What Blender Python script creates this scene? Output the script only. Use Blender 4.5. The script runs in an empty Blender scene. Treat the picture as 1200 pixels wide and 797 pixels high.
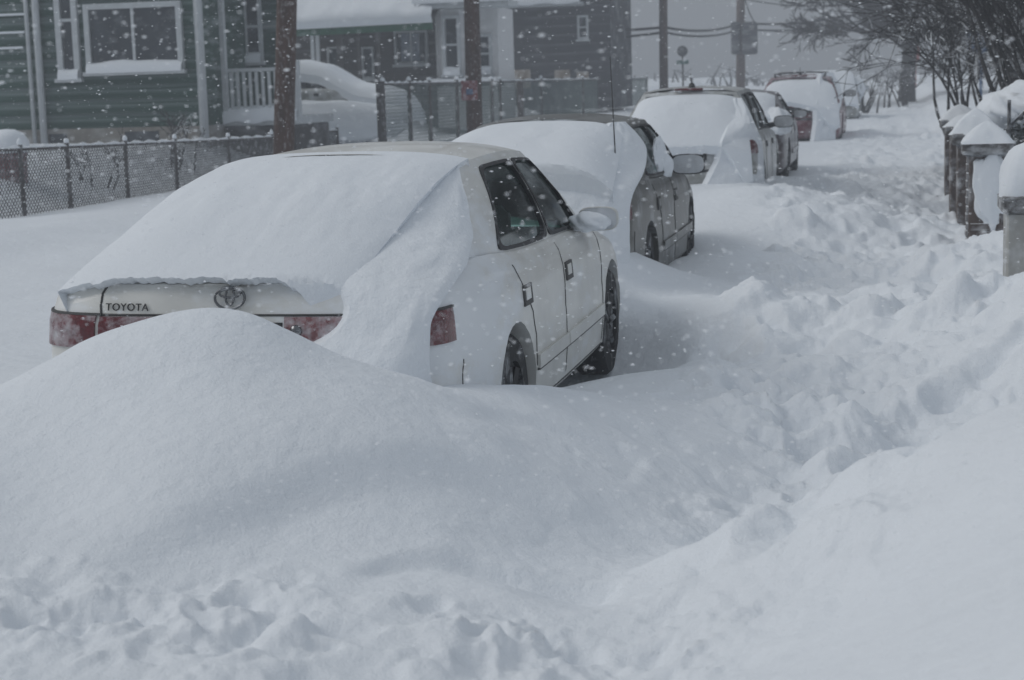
import bpy, bmesh, math, random
import numpy as np
from mathutils import Vector, Matrix

S = bpy.context.scene
COL = S.collection
R = math.radians

# ------------------------------------------------------------------ camera
F_PX, PW, PH = 2000.0, 1200.0, 797.0
EYE = np.array([0.0, 0.0, 1.78])
_yd = np.array([450.0, 85 - PH / 2, F_PX]); _yd /= np.linalg.norm(_yd)
_up = np.cross(_yd, np.array([1, -.03, 0.0])); _up /= np.linalg.norm(_up)
if _up[1] > 0: _up = -_up
_xd = np.cross(_yd, _up)
C2W = np.stack([_xd, _yd, _up])              # photo camera axes (right, down, forward) -> world
cam_d = bpy.data.cameras.new("camera"); cam = bpy.data.objects.new("camera", cam_d); COL.objects.link(cam)
right, down, fwd = C2W[:, 0], C2W[:, 1], C2W[:, 2]
cam.matrix_world = Matrix(((right[0], -down[0], -fwd[0], EYE[0]), (right[1], -down[1], -fwd[1], EYE[1]),
                           (right[2], -down[2], -fwd[2], EYE[2]), (0, 0, 0, 1)))
cam_d.sensor_width = 36; cam_d.lens = 36 * F_PX / PW
cam_d.clip_start = .05; cam_d.clip_end = 2000
cam_d.dof.use_dof = True; cam_d.dof.focus_distance = 7.6; cam_d.dof.aperture_fstop = 5.0
S.camera = cam

# ------------------------------------------------------------------ world, sun, exposure
SUN_EL, SUN_AZ = R(38), R(-98)               # azimuth from +Y, negative = to the left
w = bpy.data.worlds.new("World"); S.world = w; w.use_nodes = True
nt = w.node_tree; nt.nodes.clear()
wo = nt.nodes.new("ShaderNodeOutputWorld"); bg = nt.nodes.new("ShaderNodeBackground")
sky = nt.nodes.new("ShaderNodeTexSky"); sky.sky_type = 'NISHITA'; sky.sun_disc = False
sky.sun_elevation = SUN_EL; sky.sun_rotation = SUN_AZ; sky.dust_density = 4
hs = nt.nodes.new("ShaderNodeHueSaturation"); hs.inputs['Saturation'].default_value = .3
mx = nt.nodes.new("ShaderNodeMix"); mx.data_type = 'RGBA'
mx.inputs[0].default_value = .9
nt.links.new(sky.outputs[0], hs.inputs['Color']); nt.links.new(hs.outputs[0], mx.inputs[6])
# standard overcast sky: zenith three times as bright as the horizon
tcw = nt.nodes.new("ShaderNodeTexCoord"); sxw = nt.nodes.new("ShaderNodeSeparateXYZ"); nt.links.new(tcw.outputs['Generated'], sxw.inputs[0])
mrw = nt.nodes.new("ShaderNodeMapRange"); mrw.inputs[1].default_value = 0; mrw.inputs[2].default_value = 1; mrw.inputs[3].default_value = 1 / 3; mrw.inputs[4].default_value = 1; nt.links.new(sxw.outputs[2], mrw.inputs[0])
vmw = nt.nodes.new("ShaderNodeVectorMath"); vmw.operation = 'SCALE'; vmw.inputs[0].default_value = (5.5, 5.95, 6.5); nt.links.new(mrw.outputs[0], vmw.inputs['Scale'])
nt.links.new(vmw.outputs[0], mx.inputs[7])
nt.links.new(mx.outputs[2], bg.inputs[0]); bg.inputs[1].default_value = .10
nt.links.new(bg.outputs[0], wo.inputs[0])
sd = bpy.data.lights.new("sun", 'SUN'); sd.energy = 1.15; sd.angle = R(30); sd.color = (1, .97, .93)
sun = bpy.data.objects.new("sun", sd); COL.objects.link(sun)
sdir = Vector((math.sin(SUN_AZ) * math.cos(SUN_EL), math.cos(SUN_AZ) * math.cos(SUN_EL), math.sin(SUN_EL)))
sun.rotation_euler = sdir.to_track_quat('Z', 'Y').to_euler()
S.view_settings.view_transform = 'Standard'; S.view_settings.look = 'None'
S.view_settings.gamma = 1; S.view_settings.exposure = -0.22
S.cycles.use_denoising = True
S.cycles.max_bounces = 7; S.cycles.diffuse_bounces = 3; S.cycles.glossy_bounces = 3
S.cycles.transparent_max_bounces = 16; S.cycles.volume_bounces = 1
S.cycles.caustics_reflective = False; S.cycles.caustics_refractive = False

rng = np.random.RandomState(7); random.seed(7)

def ray(px, py): return C2W @ np.array([px - PW / 2, py - PH / 2, F_PX])
def aty(px, py, y): r = ray(px, py); return EYE + r * (y - EYE[1]) / r[1]
def atx(px, py, x): r = ray(px, py); return EYE + r * (x - EYE[0]) / r[0]
def atz(px, py, z): r = ray(px, py); return EYE + r * (z - EYE[2]) / r[2]

# ------------------------------------------------------------------ noise
_perm = rng.permutation(512)
_ang = rng.rand(512) * 2 * math.pi
def perlin(x, y):
    xi = np.floor(x).astype(int); yi = np.floor(y).astype(int); xf = x - xi; yf = y - yi
    def g(ix, iy, dx, dy):
        a = _ang[_perm[(_perm[ix & 511] + iy) & 511]]
        return np.cos(a) * dx + np.sin(a) * dy
    u = xf**3 * (xf * (xf * 6 - 15) + 10); v = yf**3 * (yf * (yf * 6 - 15) + 10)
    n00 = g(xi, yi, xf, yf); n10 = g(xi + 1, yi, xf - 1, yf)
    n01 = g(xi, yi + 1, xf, yf - 1); n11 = g(xi + 1, yi + 1, xf - 1, yf - 1)
    return (n00 * (1 - u) + n10 * u) * (1 - v) + (n01 * (1 - u) + n11 * u) * v
def fbm(x, y, o=4, gain=.5):
    s = 0; a = 1
    for i in range(o): s = s + a * perlin(x * 2**i + 17.3 * i, y * 2**i - 9.1 * i); a *= gain
    return s
def sstep(a, b, x):
    t = np.clip((x - a) / (b - a), 0, 1); return t * t * (3 - 2 * t)

# ------------------------------------------------------------------ materials
SNOW = (.80, .84, .885)
_mats = {}
def mat(name, col=(.5, .5, .5), rough=.6, metal=0., spec=.5, snow_top=0., snow_side=0., side_scale=(3, 3, 3), var=.15, var_scale=6.,
        bump=0., bump_scale=40., coat=0., stretch=(1, 1, 1), smax=.6, patch=None):
    """procedural material: base colour with blotchy variation, snow lying on upward faces and wind-driven snow stuck to the sides"""
    if name in _mats: return _mats[name]
    m = bpy.data.materials.new(name); m.use_nodes = True; t = m.node_tree; n = t.nodes; l = t.links
    b = n['Principled BSDF']; b.inputs['Roughness'].default_value = rough; b.inputs['Metallic'].default_value = metal
    b.inputs['Specular IOR Level'].default_value = spec; b.inputs['Coat Weight'].default_value = coat
    tc = n.new('ShaderNodeTexCoord'); mp = n.new('ShaderNodeMapping'); l.new(tc.outputs['Object'], mp.inputs[0]); mp.inputs['Scale'].default_value = stretch
    nz = n.new('ShaderNodeTexNoise'); nz.inputs['Scale'].default_value = var_scale; nz.inputs['Detail'].default_value = 5
    l.new(mp.outputs[0], nz.inputs[0])
    mr = n.new('ShaderNodeMapRange'); mr.inputs[1].default_value = .3; mr.inputs[2].default_value = .7
    mr.inputs[3].default_value = 1 - var; mr.inputs[4].default_value = 1 + var; l.new(nz.outputs[0], mr.inputs[0])
    mu = n.new('ShaderNodeVectorMath'); mu.operation = 'SCALE'; mu.inputs[0].default_value = col; l.new(mr.outputs[0], mu.inputs['Scale'])
    out = mu.outputs[0]; fac = None
    if snow_top or snow_side:
        sn = n.new('ShaderNodeTexNoise'); sn.inputs['Scale'].default_value = 1.; sn.inputs['Detail'].default_value = 6; sn.inputs['Roughness'].default_value = .65
        m2 = n.new('ShaderNodeMapping'); m2.inputs['Scale'].default_value = side_scale; l.new(tc.outputs['Object'], m2.inputs[0]); l.new(m2.outputs[0], sn.inputs[0]); nout = sn.outputs[0]
        if patch:                                                             # extra snow stuck round one place (x, y, z, radius, amount)
            ds = n.new('ShaderNodeVectorMath'); ds.operation = 'DISTANCE'; ds.inputs[1].default_value = patch[:3]; l.new(tc.outputs['Object'], ds.inputs[0])
            pr_ = n.new('ShaderNodeMapRange'); pr_.inputs[1].default_value = 0; pr_.inputs[2].default_value = patch[3]; pr_.inputs[3].default_value = patch[4]; pr_.inputs[4].default_value = 0; l.new(ds.outputs['Value'], pr_.inputs[0])
            ad_ = n.new('ShaderNodeMath'); l.new(nout, ad_.inputs[0]); l.new(pr_.outputs[0], ad_.inputs[1]); nout = ad_.outputs[0]
        r1 = n.new('ShaderNodeMapRange'); r1.inputs[1].default_value = .62 - .3 * snow_side; r1.inputs[2].default_value = .86 - .3 * snow_side
        r1.inputs[4].default_value = smax if snow_side else 0; l.new(nout, r1.inputs[0]); fac = r1.outputs[0]
        if snow_top:
            ge = n.new('ShaderNodeNewGeometry'); sx = n.new('ShaderNodeSeparateXYZ'); l.new(ge.outputs['True Normal'], sx.inputs[0])
            ad = n.new('ShaderNodeMath'); ad.operation = 'MULTIPLY_ADD'; ad.inputs[1].default_value = .8; l.new(sn.outputs[0], ad.inputs[0]); l.new(sx.outputs[2], ad.inputs[2])
            r2 = n.new('ShaderNodeMapRange'); r2.inputs[1].default_value = 1.25 - snow_top; r2.inputs[2].default_value = 1.45 - snow_top; l.new(ad.outputs[0], r2.inputs[0])
            mxx = n.new('ShaderNodeMath'); mxx.operation = 'MAXIMUM'; l.new(fac, mxx.inputs[0]); l.new(r2.outputs[0], mxx.inputs[1]); fac = mxx.outputs[0]
        mix = n.new('ShaderNodeMix'); mix.data_type = 'RGBA'; l.new(fac, mix.inputs[0]); l.new(out, mix.inputs[6]); mix.inputs[7].default_value = (*SNOW, 1); out = mix.outputs[2]
        rr = n.new('ShaderNodeMapRange'); rr.inputs[3].default_value = rough; rr.inputs[4].default_value = .8; l.new(fac, rr.inputs[0]); l.new(rr.outputs[0], b.inputs['Roughness'])
        if metal:
            rm = n.new('ShaderNodeMapRange'); rm.inputs[3].default_value = metal; rm.inputs[4].default_value = 0; l.new(fac, rm.inputs[0]); l.new(rm.outputs[0], b.inputs['Metallic'])
    l.new(out, b.inputs['Base Color'])
    if bump:
        bn = n.new('ShaderNodeTexNoise'); bn.inputs['Scale'].default_value = bump_scale; bn.inputs['Detail'].default_value = 4; l.new(mp.outputs[0], bn.inputs[0])
        bp = n.new('ShaderNodeBump'); bp.inputs['Strength'].default_value = .6; bp.inputs['Distance'].default_value = bump; l.new(bn.outputs[0], bp.inputs['Height']); l.new(bp.outputs[0], b.inputs['Normal'])
    _mats[name] = m; return m

def glass_mat(name, tint, dust=.1):
    m = bpy.data.materials.new(name); m.use_nodes = True; t = m.node_tree; n = t.nodes; l = t.links; n.clear()
    o = n.new('ShaderNodeOutputMaterial'); tr = n.new('ShaderNodeBsdfTransparent'); tr.inputs[0].default_value = (*tint, 1)
    gl = n.new('ShaderNodeBsdfGlossy'); gl.inputs['Roughness'].default_value = .06; gl.inputs[0].default_value = (.9, .95, .95, 1)
    df = n.new('ShaderNodeBsdfDiffuse'); df.inputs[0].default_value = (*SNOW, 1)
    fr = n.new('ShaderNodeFresnel'); fr.inputs[0].default_value = 1.45
    m1 = n.new('ShaderNodeMixShader'); l.new(fr.outputs[0], m1.inputs[0]); l.new(tr.outputs[0], m1.inputs[1]); l.new(gl.outputs[0], m1.inputs[2])
    tc = n.new('ShaderNodeTexCoord'); nz = n.new('ShaderNodeTexNoise'); nz.inputs['Scale'].default_value = 9; nz.inputs['Detail'].default_value = 8; l.new(tc.outputs['Object'], nz.inputs[0])
    mr = n.new('ShaderNodeMapRange'); mr.inputs[1].default_value = .45; mr.inputs[2].default_value = .8; mr.inputs[3].default_value = dust * .3; mr.inputs[4].default_value = dust * 2.2; l.new(nz.outputs[0], mr.inputs[0])
    m2 = n.new('ShaderNodeMixShader'); l.new(mr.outputs[0], m2.inputs[0]); l.new(m1.outputs[0], m2.inputs[1]); l.new(df.outputs[0], m2.inputs[2]); l.new(m2.outputs[0], o.inputs[0])
    return m

def snow_mat(name='snow', fine=.0035, mid=.012):
    m = bpy.data.materials.new(name); m.use_nodes = True; t = m.node_tree; n = t.nodes; l = t.links
    b = n['Principled BSDF']; b.inputs['Base Color'].default_value = (*SNOW, 1); b.inputs['Roughness'].default_value = .75; b.inputs['Specular IOR Level'].default_value = .25
    tc = n.new('ShaderNodeTexCoord')
    n1 = n.new('ShaderNodeTexNoise'); n1.inputs['Scale'].default_value = 95; n1.inputs['Detail'].default_value = 4; n1.inputs['Roughness'].default_value = .7; l.new(tc.outputs['Object'], n1.inputs[0])
    n2 = n.new('ShaderNodeTexNoise'); n2.inputs['Scale'].default_value = 14; n2.inputs['Detail'].default_value = 6; l.new(tc.outputs['Object'], n2.inputs[0])
    b1 = n.new('ShaderNodeBump'); b1.inputs['Strength'].default_value = .7; b1.inputs['Distance'].default_value = mid; l.new(n2.outputs[0], b1.inputs['Height'])
    b2 = n.new('ShaderNodeBump'); b2.inputs['Strength'].default_value = .7; b2.inputs['Distance'].default_value = fine; l.new(n1.outputs[0], b2.inputs['Height']); l.new(b1.outputs[0], b2.inputs['Normal']); l.new(b2.outputs[0], b.inputs['Normal'])
    nv = n.new('ShaderNodeTexNoise'); nv.inputs['Scale'].default_value = 1.3; nv.inputs['Detail'].default_value = 4; l.new(tc.outputs['Object'], nv.inputs[0])
    mr = n.new('ShaderNodeMapRange'); mr.inputs[3].default_value = .95; mr.inputs[4].default_value = 1.04; l.new(nv.outputs[0], mr.inputs[0])
    mu = n.new('ShaderNodeVectorMath'); mu.operation = 'SCALE'; mu.inputs[0].default_value = SNOW; l.new(mr.outputs[0], mu.inputs['Scale']); l.new(mu.outputs[0], b.inputs['Base Color'])
    return m

M_snow = snow_mat('snow', .006, .02); M_snow_soft = snow_mat('snow_soft', .004, .008); M_snow_rip = snow_mat('snow_rippled', .005, .02)
M_white = mat('white_car_paint', (.66, .66, .63), .35, spec=.5, coat=.25, snow_side=.30, side_scale=(3, 3, 7), var=.09, var_scale=4, smax=.8, bump=.001, bump_scale=200, patch=(.85, .55, .85, 1.15, .42))
M_tan = mat('tan_car_paint', (.085, .084, .073), .4, metal=.2, coat=.2, snow_side=.36, side_scale=(1.5, 3.5, 3.5), var=.15, smax=.4)
M_silver = mat('silver_car_paint', (.31, .315, .30), .35, metal=.2, coat=.3, snow_side=.6, side_scale=(2, 3, 3), var=.1, smax=.7)
M_maroon = mat('dark_maroon_paint', (.06, .042, .047), .35, coat=.3, snow_side=.55, side_scale=(2, 3, 3), var=.15, smax=.6)
M_red = mat('red_car_paint', (.13, .016, .03), .35, coat=.3, snow_side=.55, side_scale=(2, 3, 3), var=.15, smax=.6)
M_black = mat('black_trim', (.018, .018, .02), .55, snow_side=.25, side_scale=(9, 9, 9))
M_rubber = mat('tyre_rubber', (.014, .014, .015), .8, snow_side=.28, side_scale=(6, 5, 5), bump=.006, bump_scale=60)
M_rim = mat('wheel_rim', (.035, .035, .037), .5, metal=.2, snow_side=.4, side_scale=(6, 6, 6))
M_chrome = mat('chrome', (.16, .165, .175), .25, metal=.9, snow_side=.3, side_scale=(20, 20, 20))
M_taillight = mat('red_light_lens', (.10, .005, .010), .2, coat=.5, snow_side=.46, side_scale=(7, 7, 9), var=.3, var_scale=30, bump=.004, bump_scale=90)
M_amber = mat('clear_light_lens', (.20, .075, .08), .25, coat=.5, snow_side=.7, side_scale=(14, 14, 14), var=.3, var_scale=60)
M_recess = mat('handle_recess', (.07, .07, .068), .7, var=.2)
M_seam = mat('seam_dark', (.07, .07, .07), .8)
M_cloth = mat('seat_cloth', (.10, .105, .10), .9)
M_dash = mat('dark_interior', (.03, .032, .035), .8)
M_plate = mat('plate_green', (.02, .07, .05), .5, snow_side=.4, side_scale=(9, 9, 9))
M_glass = glass_mat('car_glass', (.34, .60, .53), .03); M_glass_dark = glass_mat('car_glass_dark', (.25, .30, .30), .15)
M_mirror = mat('mirror_face', (.35, .36, .37), .5, snow_side=.9, side_scale=(5, 5, 5))
M_hglass = mat('house_glass', (.035, .042, .05), .12, snow_side=.25, side_scale=(2, 2, 3), var=.4, var_scale=2, smax=.25)

# ------------------------------------------------------------------ mesh helpers
def tag(o, label=None, cat=None, group=None, kind=None):
    for k, v in (('label', label), ('category', cat), ('group', group), ('kind', kind)):
        if v: o[k] = v
    return o
def empty(name, loc, label=None, cat=None, group=None, rz=0):
    o = bpy.data.objects.new(name, None); COL.objects.link(o); o.location = loc; o.rotation_euler = (0, 0, rz); o.empty_display_size = .2
    return tag(o, label, cat, group)
def root_loc(p):
    while p.parent: p = p.parent
    return np.array(p.location)

class MB:
    def __init__(s): s.v = []; s.f = []
    def add(s, vs, fs):
        k = len(s.v); s.v += [tuple(map(float, q)) for q in vs]; s.f += [tuple(i + k for i in q) for q in fs]; return s
    def box(s, c, d, rot=None):
        x, y, z = d[0] / 2, d[1] / 2, d[2] / 2
        vs = [Vector((i * x, j * y, k * z)) for i in (-1, 1) for j in (-1, 1) for k in (-1, 1)]
        if rot is not None: vs = [rot @ q for q in vs]
        c = Vector(c)
        return s.add([q + c for q in vs], [(0, 1, 3, 2), (4, 6, 7, 5), (0, 4, 5, 1), (2, 3, 7, 6), (0, 2, 6, 4), (1, 5, 7, 3)])
    def bb(s, x0, x1, y0, y1, z0, z1): return s.box(((x0 + x1) / 2, (y0 + y1) / 2, (z0 + z1) / 2), (abs(x1 - x0), abs(y1 - y0), abs(z1 - z0)))
    def cbox(s, c, d, ch):
        """box with chamfered vertical and top/bottom edges (rounded slab)"""
        x, y, z = d[0] / 2, d[1] / 2, d[2] / 2; c = np.array(c, float)
        def ring(xx, yy, zz): k = min(ch, xx * .9, yy * .9); return [(-xx + k, -yy, zz), (xx - k, -yy, zz), (xx, -yy + k, zz), (xx, yy - k, zz), (xx - k, yy, zz), (-xx + k, yy, zz), (-xx, yy - k, zz), (-xx, -yy + k, zz)]
        rs = [ring(x - ch, y - ch, -z), ring(x, y, -z + ch), ring(x, y, z - ch), ring(x - ch, y - ch, z)]
        vs = [c + np.array(q) for r in rs for q in r]; fs = [tuple(range(7, -1, -1)), tuple(range(24, 32))]
        for k in range(3):
            for i in range(8): fs.append((k * 8 + i, k * 8 + (i + 1) % 8, k * 8 + 8 + (i + 1) % 8, k * 8 + 8 + i))
        return s.add(vs, fs)
    def tube(s, pts, r, n=6, closed=False, cap=True):
        pts = [Vector(p) for p in pts]; m = len(pts); rr = r if hasattr(r, '__len__') else [r] * m
        vs = []; fs = []
        for i, p in enumerate(pts):
            if closed: t = (pts[(i + 1) % m] - pts[i - 1])
            else: t = pts[min(i + 1, m - 1)] - pts[max(i - 1, 0)]
            t.normalize(); a = Vector((0, 0, 1)) if abs(t.z) < .9 else Vector((1, 0, 0)); u = t.cross(a).normalized(); q = t.cross(u)
            for k in range(n): th = 2 * math.pi * k / n; vs.append(p + (u * math.cos(th) + q * math.sin(th)) * rr[i])
        for i in range(m if closed else m - 1):
            j = (i + 1) % m
            for k in range(n): fs.append((i * n + k, i * n + (k + 1) % n, j * n + (k + 1) % n, j * n + k))
        if cap and not closed: fs += [tuple(range(n - 1, -1, -1)), tuple((m - 1) * n + k for k in range(n))]
        return s.add(vs, fs)
    def grid(s, P, flip=False, closed_u=False):
        P = np.asarray(P, float); a, b = P.shape[:2]; fs = []
        for i in range(a if closed_u else a - 1):
            for j in range(b - 1):
                q = (i * b + j, ((i + 1) % a) * b + j, ((i + 1) % a) * b + j + 1, i * b + j + 1); fs.append(q[::-1] if flip else q)
        return s.add(P.reshape(-1, 3), fs)
    def lathe(s, prof, c, axis='z', n=20):
        vs = []; fs = []; c = np.array(c, float)
        for (r, h) in prof:
            for k in range(n):
                th = 2 * math.pi * k / n; a, b = r * math.cos(th), r * math.sin(th)
                vs.append(c + (np.array((a, b, h)) if axis == 'z' else np.array((h, a, b)) if axis == 'x' else np.array((a, h, b))))
        for i in range(len(prof) - 1):
            for k in range(n): fs.append((i * n + k, i * n + (k + 1) % n, (i + 1) * n + (k + 1) % n, (i + 1) * n + k))
        return s.add(vs, fs)
    def mesh(s, name, m, smooth=False):
        me = bpy.data.meshes.new(name); me.from_pydata(s.v, [], s.f); me.update()
        bm = bmesh.new(); bm.from_mesh(me); bmesh.ops.recalc_face_normals(bm, faces=bm.faces); bm.to_mesh(me); bm.free()
        if m: me.materials.append(m)
        if smooth: me.shade_smooth() if smooth is True else me.set_sharp_from_angle(angle=R(smooth)) or None
        if smooth and smooth is not True: me.polygons.foreach_set('use_smooth', [True] * len(me.polygons)); me.set_sharp_from_angle(angle=R(smooth))
        return me
    def build(s, name, m, parent=None, smooth=False, local=False):
        if parent is not None and not local:
            L = root_loc(parent); s.v = [(q[0] - L[0], q[1] - L[1], q[2] - L[2]) for q in s.v]
        o = bpy.data.objects.new(name, s.mesh(name, m, smooth)); COL.objects.link(o)
        if parent is not None: o.parent = parent
        return o
def inst(me, name, loc, parent=None, rot=(0, 0, 0), sc=(1, 1, 1)):
    o = bpy.data.objects.new(name, me); COL.objects.link(o); o.location = loc; o.rotation_euler = rot; o.scale = sc
    if parent is not None: o.parent = parent; o.location = Vector(loc) - Vector(root_loc(parent))
    return o
def interp(keys, t):
    """keys: list of (t, a, b, ...) -> smooth piecewise interpolation"""
    K = np.array(keys, float); return np.array([np.interp(t, K[:, 0], K[:, i]) for i in range(1, K.shape[1])])


# ------------------------------------------------------------------ snow-covered ground
CAR1 = np.array([-2.56, 6.17, -.01])
def base_h(x, y):
    z = .16 + .0085 * np.maximum(0, y - 16)                                     # street climbs gently away
    z = z + .06 * fbm(x * .35, y * .22, 3)
    yard = sstep(-12.1, -14.2, x); z = z + yard * (.55 + .12 * fbm(x * .5 + 9, y * .5, 3))
    z = z + sstep(-8.2, -9.6, x) * sstep(-12.5, -10.5, x) * .10
    z = z + sstep(.75, 1.8, x) * sstep(10, 14, y) * .30                        # garden behind the pillars
    return z
CP = []                                                                         # snow surface control points (x, y, z)
def cpy(px, py, y): CP.append(tuple(aty(px, py, y)))
def cpz(px, py, z): CP.append(tuple(atz(px, py, z)))
def cpw(*p): CP.append(p)
# crest of the drift that buries the tail of the nearest car
for px, py, y in ((-120, 500, 5.5), (0, 455, 5.5), (60, 420, 5.5), (130, 388, 5.55), (200, 367, 5.6), (240, 361, 5.6), (300, 369, 5.6), (350, 399, 5.6), (400, 425, 5.6),
                  (500, 447, 5.75), (600, 455, 6.3), (660, 453, 7.0), (705, 446, 8.2)): cpy(px, py, y)
# behind the crest, against the bumper and inside / under the car
for p in ((-4.3, 6.4, .50), (-3.6, 6.1, .62), (-2.9, 6.05, .80), (-2.4, 6.05, .78), (-1.9, 6.1, .66), (-2.6, 7.0, .35), (-2.6, 8.5, .08), (-2.6, 10.4, .06), (-3.5, 8.5, .28), (-3.5, 10.5, .25),
          (-1.66, 7.4, .40), (-1.62, 8.3, .26), (-1.62, 9.3, .10), (-1.66, 10.3, -.02), (-1.35, 10.2, .02), (-1.3, 9.2, .16)): cpw(*p)
# between the cars and round the second one
for p in ((-2.6, 11.2, .88), (-3.4, 11.2, .72), (-2.0, 11.2, .74), (-1.65, 11.25, .42), (-1.72, 12.6, .40), (-1.7, 13.9, .32), (-1.72, 15.2, .24), (-1.35, 15.2, .26), (-2.6, 13.5, .15), (-2.6, 15.5, .15), (-3.6, 13.5, .25),
          (-2.6, 17.6, .45), (-1.75, 17.2, .55), (-1.45, 17.6, .66), (-2.5, 18.3, .5), (-1.4, 19.6, .52), (-1.1, 20.5, .44), (-1.25, 22.5, .47)): cpw(*p)
# street to the left
for p in ((-5, 5, .48), (-5.2, 8, .30), (-6.5, 12, .22), (-8, 17, .25), (-10, 22, .22), (-5, 16, .2), (-5, 22, .2), (-8, 9, .3), (-9, 5, .4)): cpw(*p)
# drift face toward the camera: columns of (photo row, height)
for px, col in ((-110, ((560, .66), (640, .56), (720, .48), (800, .44))), (60, ((480, .76), (530, .68), (600, .57), (650, .52), (720, .47), (790, .44))),
                (200, ((430, .88), (490, .77), (550, .67), (610, .58), (650, .50), (720, .46), (790, .43))), (330, ((440, .84), (498, .75), (545, .66), (610, .54), (655, .49), (735, .46), (790, .43))),
                (450, ((480, .74), (530, .66), (560, .60), (620, .50), (680, .46), (740, .44), (790, .41))), (600, ((500, .57), (545, .54), (580, .49), (620, .43), (680, .42), (740, .40), (790, .38))),
                (700, ((500, .45), (550, .44), (600, .38), (640, .34), (700, .34), (760, .36)))):
    for py, z in col: cpz(px, py, z)
# walkway trench
for px, py, z in ((760, 640, .28), (840, 600, .24), (930, 590, .20), (990, 575, .18), (860, 520, .28), (950, 500, .24), (800, 470, .32), (770, 430, .22), (900, 430, .22), (1000, 430, .18),
                  (840, 345, .42), (880, 340, .40), (800, 390, .24), (960, 350, .18), (1050, 330, .12), (1010, 250, .18), (930, 260, .42), (870, 290, .40)): cpz(px, py, z)
# bank in the right foreground
for px, py, z in ((760, 705, .40), (880, 622, .50), (1000, 562, .66), (1100, 530, .80), (1200, 500, .92), (1300, 470, 1.0), (800, 797, .42), (1000, 797, .66), (1200, 797, .90), (1000, 680, .60), (1150, 640, .80), (1350, 700, 1.05)): cpz(px, py, z)
# second bank further up the walkway, toward the pillar
for px, py, z in ((1015, 470, .22), (1080, 440, .30), (1140, 395, .42), (1200, 340, .60), (1270, 300, .75), (1150, 478, .26), (1200, 472, .30), (1080, 500, .20), (1180, 410, .44), (1130, 355, .25), (1090, 300, .32), (1160, 290, .42)): cpz(px, py, z)
for p in ((.45, 5.6, .62), (.5, 6.5, .40), (.9, 6.6, .5)): cpw(*p)
for p in ((.95, 12.4, .36), (1.2, 9, .7), (2.0, 11, .8), (2.5, 6, 1.2), (-.3, 16, .18), (.3, 19, .22), (-.4, 25, .26), (2, 2, 1.0), (-2, 1.5, .2), (0, 0, .15), (-5, 0, .3), (-8, 2, .4), (3, -3, .6), (-3, -4, .2)): cpw(*p)
CP = np.array(CP)
def tps_fit(P):
    n = len(P); d = np.hypot(P[:, None, 0] - P[None, :, 0], P[:, None, 1] - P[None, :, 1])
    K = np.where(d > 0, d**2 * np.log(d + 1e-9), 0) + np.eye(n) * .02
    A = np.zeros((n + 3, n + 3)); A[:n, :n] = K; A[:n, n] = 1; A[:n, n + 1:] = P[:, :2]; A[n:, :n] = A[:n, n:].T
    b = np.zeros(n + 3); b[:n] = P[:, 2] - base_h(P[:, 0], P[:, 1]); return np.linalg.solve(A, b)
_tw = tps_fit(CP)
def tps(x, y):
    out = np.zeros_like(x); n = len(CP)
    for i in range(0, len(x), 40000):
        xs, ys = x[i:i + 40000], y[i:i + 40000]
        d2 = (xs[:, None] - CP[None, :, 0])**2 + (ys[:, None] - CP[None, :, 1])**2
        out[i:i + 40000] = (.5 * d2 * np.log(d2 + 1e-12)) @ _tw[:n] + _tw[n] + _tw[n + 1] * xs + _tw[n + 2] * ys
    return out
def rough_mask(x, y):
    """where the snow has been trodden"""
    xl = np.interp(y, [4, 6.5, 9, 11], [-.55, -.72, -1.15, -1.2])
    walk = sstep(-.25, .3, x - xl + .2 * fbm(x * .7, y * .7, 2)) * sstep(.75, .35, x - .03 * y) * sstep(4.6, 5.6, y)
    near = sstep(4.4, 4.0, y + .25 * fbm(x * .8 + 3, y * .8, 2) + .12 * (x + 1.5)) * sstep(-.1, -.5, x)
    near = np.maximum(near * (.3 + .75 * sstep(-.2, .3, fbm(x * 1.2 + 5, y * 1.2, 2))), sstep(.5, .1, np.abs(x + .30)) * sstep(3.4, 4.2, y) * sstep(6.5, 5.5, y))
    return np.clip(np.maximum(walk, near), 0, 1)

BUMPS = []
for i in range(800):                                                          # kicked-up lumps and foot holes along the walkway
    y = 4.6 + 34 * rng.rand()**1.7; x = -1.25 + 1.75 * rng.rand() + .02 * (y - 5)
    hole = rng.rand() < .40
    BUMPS.append((x, y, (.09 + .13 * rng.rand()) if hole else (.03 + .24 * rng.rand()**2.5), (-.03 - .06 * rng.rand()) if hole else (.02 + .09 * rng.rand()**1.8), rng.rand() * 3.14, .55 + .45 * rng.rand(), hole))
for i in range(120):                                                           # lumps in the trodden foreground
    y = 3.2 + 1.0 * rng.rand(); x = -2.6 + 2.4 * rng.rand()
    BUMPS.append((x, y, .015 + .06 * rng.rand()**1.5, .004 + .020 * rng.rand(), rng.rand() * 3.14, .35 + .5 * rng.rand(), rng.rand() < .12))
for px, py, z, r, h in ((845, 345, .45, .33, .10), (820, 352, .42, .2, .08), (880, 345, .42, .2, .07), (640, 690, .3, .07, .05), (715, 715, .25, .10, .07), (225, 600, .4, .05, .03), (530, 690, .3, .07, .03), (880, 205, .66, .25, .10), (860, 212, .62, .22, .08), (930, 262, .4, .25, .12), (1020, 395, .2, .2, .12)):
    p = atz(px, py, z); BUMPS.append((p[0], p[1], r, h, .3, .6, False))
# two foot trenches through the right foreground
for k in range(16):
    t = k / 15; p = atz(*(np.array([720, 740]) * (1 - t) + np.array([1000, 585]) * t), .12); BUMPS.append((p[0] + rng.randn() * .06, p[1] + rng.randn() * .05, .10 + .05 * rng.rand(), -.07, rng.rand() * 3, .6, True))

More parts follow.
